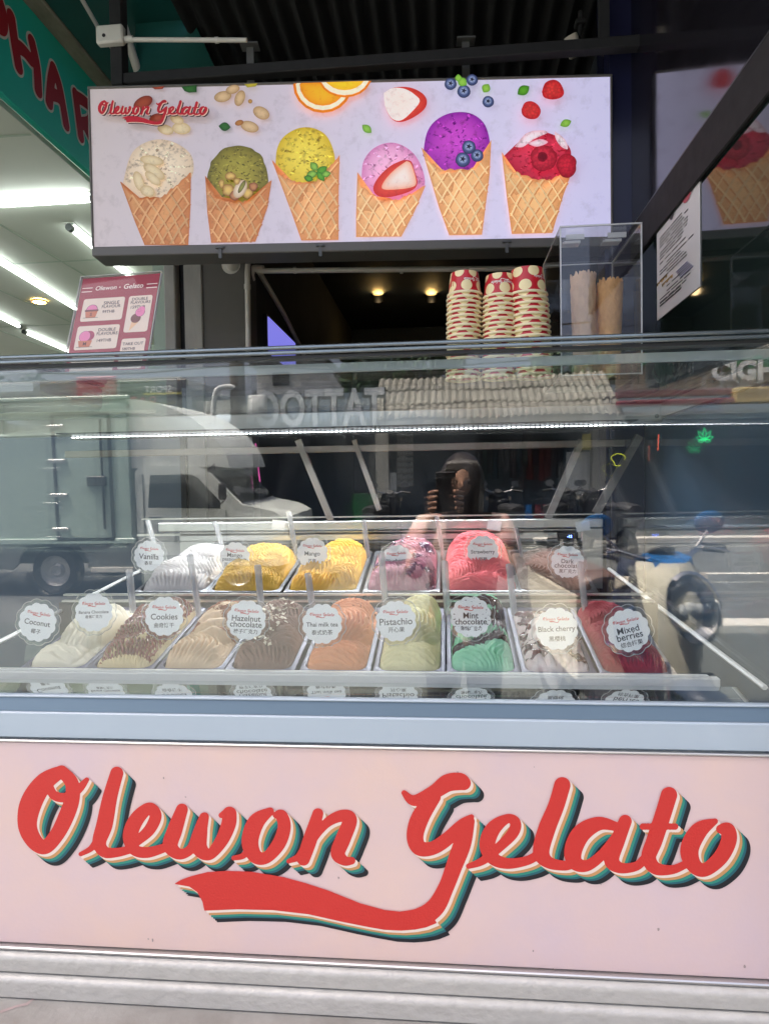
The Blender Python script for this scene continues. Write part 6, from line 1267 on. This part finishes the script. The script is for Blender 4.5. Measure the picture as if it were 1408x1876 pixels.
# plank-walled shop at the right with leaf emblem and letters
pl = thing('plank_shop', 'shop with a brown upright plank front, a green leaf emblem and white letters', 'shop', (sx(1250, SY), -12.5, .09))
xa, xb = sx(1128, SY+.6, 700), sx(1560, SY+.6, 700); zt, zb_ = sz(642, SY+.6, 1250), sz(712, SY+.6, 1250); py_ = SY+.6
r = random.Random(9); x = xa; k = 0
PLK = MB().box((0, -.03, zb_), (1, 0, zt)).mesh('plank', 'plank')
while x < xb:
    w = r.uniform(.12, .2); link('plank', PLK, pl, Vector((x, py_-r.uniform(0, .03), 0))-pl.location, None, (w-.02, 1, 1)); x += w
b = MB(); b.box((xa, py_-.05, zb_-.14), (xb, py_+.12, zb_-.02), b=.02); b.box((xa, py_-.05, zb_-.3), (xb, py_+.25, zb_-.2), b=.02); b.build('canopy_rail', 'maroon', pl)
b = MB(); b.box((sx(1335, py_, 720), py_+.02, zb_-.3), (xb, py_+.3, zb_-.03), b=.02); b.build('fascia_board', 'ochre', pl)
def leafblade(b, c, l, w, a, y): 
    pts = [(0, 0), (l*.3, w*.8), (l*.6, w), (l, 0), (l*.6, -w), (l*.3, -w*.8)]; b.prism([(c[0]+x*math.cos(a)-q*math.sin(a), c[1]+x*math.sin(a)+q*math.cos(a)) for x, q in pts], 0, .03, 0, MY(y))
b = MB(); c = Q(1214, 656, y=py_)
for a, l in ((-90, .34), (-50, .42), (-130, .42), (-15, .42), (-165, .42), (20, .36), (160, .36)): leafblade(b, (c.x, c.z), l, .055, R(a), py_+.01)
for q_, px in enumerate((1312, 1345, 1375, 1402)):
    c2 = Q(px, 658, y=py_)
    for a in (-30, -150, -90, 10): leafblade(b, (c2.x, c2.z), .2, .05, R(a), py_+.012)
b.build('leaf_emblem', 'leaf_green', pl)
b = MB(); c = Q(1352, 678, y=py_+.08); w0 = Q(1296, 678, y=py_+.08).x; put_text(b, 'CIGH', MY(py_+.06), width=(c.x-w0)*2.1, at=(c.x+.1, c.z), bold=.05); b.build('lettering', 'letter_white', pl)
nl = thing('neon_leaf', 'green neon leaf glowing inside the dark shop at the right', 'neon sign', Q(1290, 802, y=-12.3))
b = MB(); c = Q(1290, 806, y=-12.3)
for a, l in ((90, .24), (55, .22), (125, .22), (20, .18), (160, .18), (-15, .12), (195, .12)):
    a = R(a); d = Vector((math.cos(a), 0, math.sin(a))); n2_ = Vector((-d.z, 0, d.x))*.035; b.tube([c, c+d*l*.5+n2_, c+d*l, c+d*l*.5-n2_, c], .009, 5)
b.build('tubing', 'neon_green', nl)
b = MB(); c0, c1 = Q(1206, 796, y=-12.3), Q(1205, 825, y=-12.3); b.tube([c0, c1], .012, 6); tag(b.build('neon_tube', 'neon_red'), 'short red neon tube inside the dark shop left of the neon leaf', 'neon sign')
b = MB(); c0, c1 = Q(480, 860, y=-12.1), Q(483, 905, y=-12.1); b.tube([Q(468, 812, y=-12.1), Q(478, 905, y=-12.1)], .014, 6); tag(b.build('neon_tube', 'neon_pink'), 'pink neon tube beside the utility pole', 'neon sign')
b = MB(); c = Q(1132, 842, y=-12.3); b.tube([c+Vector((.12*math.cos(a)*(1+.3*math.sin(3*a)), 0, .12*math.sin(a))) for a in np.linspace(0, 5.2, 16)], .009, 5); tag(b.build('neon_curl', 'neon_yellow'), 'yellow neon curl inside the dark shop above the motorbikes', 'neon sign')
# goods in the open fronts
def gd(name, px0, py0, px1, py1, y, m, lab, cat, dep=.1):
    a, c = Q(px0, py0, y=y), Q(px1, py1, y=y); b = MB(); b.box((a.x, y-dep, c.z), (c.x, y, a.z), b=.01); return tag(b.build(name, m), lab, cat)
gd('wall_poster', 1066, 795, 1082, 824, -11.85, 'yellow_board', 'yellow notice pasted on the pier behind the motorbikes', 'poster', .01)
gd('paper_notice', 703, 866, 726, 904, -12.0, 'white_paper', 'white paper notice in front of the dark shop', 'notice', .01)
gd('drinks_cooler', 644, 905, 690, 1000, -12.4, 'fridge_green', 'green drinks cooler in the open shop', 'cooler', .5)
gd('wall_board', 1037, 828, 1083, 905, -12.1, 'white_paper', 'pale price board on the pier behind the motorbikes', 'board', .03)
sh = thing('goods_shelf', 'tall narrow shelf of small goods inside the dark shop', 'shelf', Q(740, 900, y=-12.6))
for k in range(9): a, c = Q(725, 800+k*11, y=-12.6), Q(757, 802.5+k*11, y=-12.6); b = MB(); b.box((a.x, -12.8, c.z), (c.x, -12.6, a.z)); b.build('shelf_board', 'shop_wall', sh)
b = MB(); r = random.Random(6)
for k in range(9):
    for j in range(6): a = Q(727+j*5, 800+k*11, y=-12.65); b.box((a.x, -12.75, a.z), (a.x+.045, -12.66, a.z+r.uniform(.06, .11)))
o = b.build('small_goods', 'white_paper', sh); o['kind'] = 'stuff'
cols = [(.10, .08, .09), (.05, .09, .12), (.14, .10, .08), (.06, .05, .08), (.10, .11, .12), (.20, .05, .05), (.07, .11, .10)]
for k, cc in enumerate(cols): mat(f'cloth{k}', cc, .9, nz=.5, ns=6)
rk = thing('clothes_rack', 'rack of dark hanging clothes inside the open shop', 'clothes rack', Q(950, 900, y=-12.9)); r = random.Random(11)
a0 = Q(870, 806, y=-12.9); a1 = Q(1040, 806, y=-12.9); b = MB(); b.tube([a0, a1], .02, 6); b.build('rail', 'dark_steel', rk)
n = 16
for k in range(n):
    t_ = (k+.5)/n; x = a0.x+(a1.x-a0.x)*t_; ln = r.uniform(.5, .85); b = MB(); vs = []; w = .10
    for j, (zz, ww) in enumerate(((0, .02), (-.05, .09), (-.15, .1), (-.4*ln/.6, .1), (-ln, .12))):
        for q_ in range(8): an = q_*math.pi/4; vs.append((x+ww*math.cos(an)*.62+.015*math.sin(q_*2.1+k), -12.9+.2*ww/.1*math.sin(an)*.6, a0.z-.03+zz))
    b.add(vs, [(j*8+q_, j*8+(q_+1) % 8, (j+1)*8+(q_+1) % 8, (j+1)*8+q_) for j in range(4) for q_ in range(8)]); b.build('hanging_shirt', f'cloth{r.randrange(len(cols))}', rk, 50)
for px, m, lab in ((985, 'maroon', 'maroon bag among the goods in front of the dark shop'), (968, 'scoot_blue', 'blue bag among the goods in front of the dark shop'), (1000, 'cola_red', 'red bag beside the blue bag before the dark shop')):
    a = Q(px-7, 925, y=-11.6); c = Q(px+8, 950, y=-11.6); b = MB(); b.hull([(a.x, -11.8, c.z), (c.x, -11.8, c.z), (a.x+.03, -11.75, a.z), (c.x-.03, -11.75, a.z), (a.x, -11.6, c.z), (c.x, -11.6, c.z), (a.x+.03, -11.65, a.z), (c.x-.03, -11.65, a.z)]); tag(b.build('bag', m), lab, 'bag')

# ------------------------------------------------------------------ the person taking the picture, and the phone
mat('skin', (.32, .17, .11), .5, nz=.15, ns=12, col2=(.4, .2, .14)); mat('hair', (.018, .011, .009), .35, nz=.4, ns=40, stretch=(6, 6, 1)); mat('trousers', (.06, .065, .08), .8); mat('shoe', (.6, .58, .55), .6)
mat('shirt_print', (.62, .5, .42), .8, nz=.9, ns=9, col2=(.32, .05, .06), detail=1); mat('phone_black', (.012, .012, .014), .15); mat('lens_black', (.004, .004, .006), .04)
BX, BY = .07, -1.66
per = thing('person', 'person with dark hair and floral shirt holding up a phone', 'person', (BX, BY, 0))
def skin_body(name, nodes, edges, root, mname):
    me = bpy.data.meshes.new(name); names = list(nodes); me.from_pydata([nodes[k][0] for k in names], [(names.index(a), names.index(c)) for a, c in edges], [])
    o = bpy.data.objects.new(name, me); C.objects.link(o); md = o.modifiers.new('skin', 'SKIN'); md.use_smooth_shade = True
    for k, nme in enumerate(names):
        sv = me.skin_vertices[0].data[k]; rr = nodes[nme][1]; sv.radius = rr if isinstance(rr, tuple) else (rr, rr); sv.use_root = (nme == root)
    sd_ = o.modifiers.new('sub', 'SUBSURF'); sd_.levels = 1; sd_.render_levels = 2
    ev = bpy.data.meshes.new_from_object(o.evaluated_get(bpy.context.evaluated_depsgraph_get())); bpy.data.objects.remove(o); ev.name = name; ev.materials.clear(); ev.materials.append(MATS[mname]); ev.shade_smooth()
    return ev
hz = 1.36                                                     # middle of the head
body = {'pel': ((0, 0, .80), (.155, .11)), 'wai': ((0, .0, .96), (.125, .09)), 'che': ((0, .01, 1.12), (.15, .10)), 'nk': ((0, .02, 1.215), .055), 'hd0': ((0, .04, 1.27), .055),
 'hipl': ((-.085, 0, .74), .095), 'knl': ((-.09, .02, .42), .06), 'anl': ((-.09, -.02, .08), .04), 'tol': ((-.10, .13, .04), .036), 'hipr': ((.085, 0, .74), .095), 'knr': ((.09, .02, .42), .06), 'anr': ((.09, -.02, .08), .04), 'tor': ((.10, .13, .04), .036),
 'shl': ((-.165, .01, 1.165), .06), 'ell': ((-.21, .16, .98), .042), 'wrl': ((-.13, .345, 1.19), .025), 'pal': ((-.115, .36, 1.25), (.03, .018)),
 'shr': ((.165, .01, 1.165), .06), 'elr': ((.19, .17, .98), .042), 'wrr': ((.0, .345, 1.19), .025), 'par': ((-.02, .36, 1.25), (.03, .018))}
ed_ = [('pel', 'wai'), ('wai', 'che'), ('che', 'nk'), ('nk', 'hd0'), ('pel', 'hipl'), ('hipl', 'knl'), ('knl', 'anl'), ('anl', 'tol'), ('pel', 'hipr'), ('hipr', 'knr'), ('knr', 'anr'), ('anr', 'tor'), ('che', 'shl'), ('shl', 'ell'), ('ell', 'wrl'), ('wrl', 'pal'), ('che', 'shr'), ('shr', 'elr'), ('elr', 'wrr'), ('wrr', 'par')]
link('body', skin_body('body', body, ed_, 'pel', 'skin'), per)
b = MB(); n1_, n2__ = 20, 16; T = Matrix.Translation((0, .045, hz))
for k in range(n2__+1):
    ph = math.pi*k/n2__
    for j in range(n1_):
        th = 2*math.pi*j/n1_; x, y, z = math.sin(ph)*math.cos(th), math.sin(ph)*math.sin(th), math.cos(ph)
        w = 1-.28*max(0, -z)**1.5; px_h, py_h, pz_h = x*.074*w, y*.092*(1-.12*max(0, -z)), z*.112
        if y > 0: py_h += .022*math.exp(-((x/.16)**2+((z+.05)/.22)**2))*(y > .5)+.006*math.exp(-((x/.3)**2+((z+.5)/.12)**2))-.010*math.exp(-(((abs(x)-.38)/.16)**2+((z-.1)/.14)**2))
        b.v.append(tuple(T @ Vector((px_h, py_h, pz_h))))
b.f = [(k*n1_+j, (k+1)*n1_+j, (k+1)*n1_+(j+1) % n1_, k*n1_+(j+1) % n1_) for k in range(n2__) for j in range(n1_)]; b.m = [0]*len(b.f); b.c = [(1, 1, 1)]*len(b.v)
link('head', b.mesh('head', 'skin', 80), per)
b = MB()
for s_ in (-1, 1): b.lathe([(0, .004), (.008, .003), (.011, 0)], 12, M=Matrix.Translation((s_*.03, .128, hz+.008)) @ Matrix.Rotation(R(-90), 4, 'X'))
b.tube(cr([(-.022, .131, hz-.052), (0, .137, hz-.05), (.022, .131, hz-.052)], 4), .005, 6); link('eyes_and_mouth', b.mesh('eyes_and_mouth', 'hair', 50), per)
b = MB()
for k in range(15):
    ph = math.pi*k/18
    for j in range(24):
        th = 2*math.pi*j/24; x, y, z = math.sin(ph)*math.cos(th), math.sin(ph)*math.sin(th), math.cos(ph); g = 1+.02*math.sin(j*3.1+k)
        drop = 0 if k < 9 else -(k-8)*.052*(1 if y < .35 else .75)
        yy = y*.106-.006; yy = min(yy, .082) if z < .55 else yy
        if k >= 5 and y > .25: x = math.copysign(max(abs(x), .72+.05*math.sin(k)), x)
        b.v.append((x*.094*g, .04+yy*g, hz+.012+max(z, -.05)*.122+drop))
b.f = [(k*24+j, k*24+(j+1) % 24, (k+1)*24+(j+1) % 24, (k+1)*24+j) for k in range(14) for j in range(24)]; b.m = [0]*len(b.f); b.c = [(1, 1, 1)]*len(b.v); link('hair', b.mesh('hair', 'hair', 60), per)
sh_ = {'a': ((0, 0, .80), (.172, .128)), 'b': ((0, 0, .97), (.142, .108)), 'c': ((0, .01, 1.12), (.166, .118)), 'd': ((0, .015, 1.195), (.085, .07)), 'e': ((-.17, .01, 1.165), .074), 'f': ((-.205, .10, 1.055), .066), 'g': ((.17, .01, 1.165), .074), 'h': ((.195, .10, 1.055), .066)}
link('shirt', skin_body('shirt', sh_, [('a', 'b'), ('b', 'c'), ('c', 'd'), ('c', 'e'), ('e', 'f'), ('c', 'g'), ('g', 'h')], 'a', 'shirt_print'), per)
tr = {'p': ((0, 0, .78), (.168, .122)), 'l': ((-.087, 0, .70), .108), 'lk': ((-.09, .02, .42), .078), 'la': ((-.09, -.01, .13), .06), 'r': ((.087, 0, .70), .108), 'rk': ((.09, .02, .42), .078), 'ra': ((.09, -.01, .13), .06)}
link('trousers', skin_body('trousers', tr, [('p', 'l'), ('l', 'lk'), ('lk', 'la'), ('p', 'r'), ('r', 'rk'), ('rk', 'ra')], 'p', 'trousers'), per)
for s_ in (-1, 1): b = MB(); b.hull([(s_*.095+x, y, z) for x in (-.042, .042) for y, z in ((-.08, 0), (-.07, .08), (.05, .085), (.17, 0), (.165, .035))]); link('shoe', b.mesh('shoe', 'shoe', 40), per)
phone = thing('phone', 'black phone held upright by the person', 'phone', (0, -1.262, 1.345))
b = MB(); b.box((-.038, -1.272, 1.262), (.038, -1.2625, 1.416), b=.004); b.build('phone_body', 'phone_black', phone, 30)
b = MB()
for dx, dz in ((-.022, .06), (-.022, .035)): b.lathe([(.009, 0), (.009, .0015), (0, .0015)], 16, M=frame(Vector((dx, -1.2622, 1.34+dz-.0)), (-1, 0, 0), (0, 0, 1)))
b.build('lens', 'lens_black', phone, 40)
for s_ in (-1, 1):                                            # fingers closed round the phone's long edges
    for k in range(4):
        z = 1.275+.021*k; xx = s_*.041; p0_ = Vector((s_*.062-BX*0, -1.30, z-.004)); pts = [p0_, Vector((s_*.052, -1.283, z)), Vector((xx, -1.262, z+.003)), Vector((s_*(.034-.002*k), -1.2575, z+.004))]
        b = MB(); b.tube(cr([tuple(q-Vector((BX, BY, 0))) for q in pts], 4), [.0075]*9+[.0068]*3+[.0055], 8); link('finger', b.mesh('finger', 'skin', 60), per)
    b = MB(); pts = [Vector((s_*.055, -1.305, 1.262)), Vector((s_*.042, -1.285, 1.285)), Vector((s_*.022, -1.277, 1.305))]; b.tube(cr([tuple(q-Vector((BX, BY, 0))) for q in pts], 4), [.0105]*6+[.009]*2+[.007], 8); link('thumb', b.mesh('thumb', 'skin', 60), per)
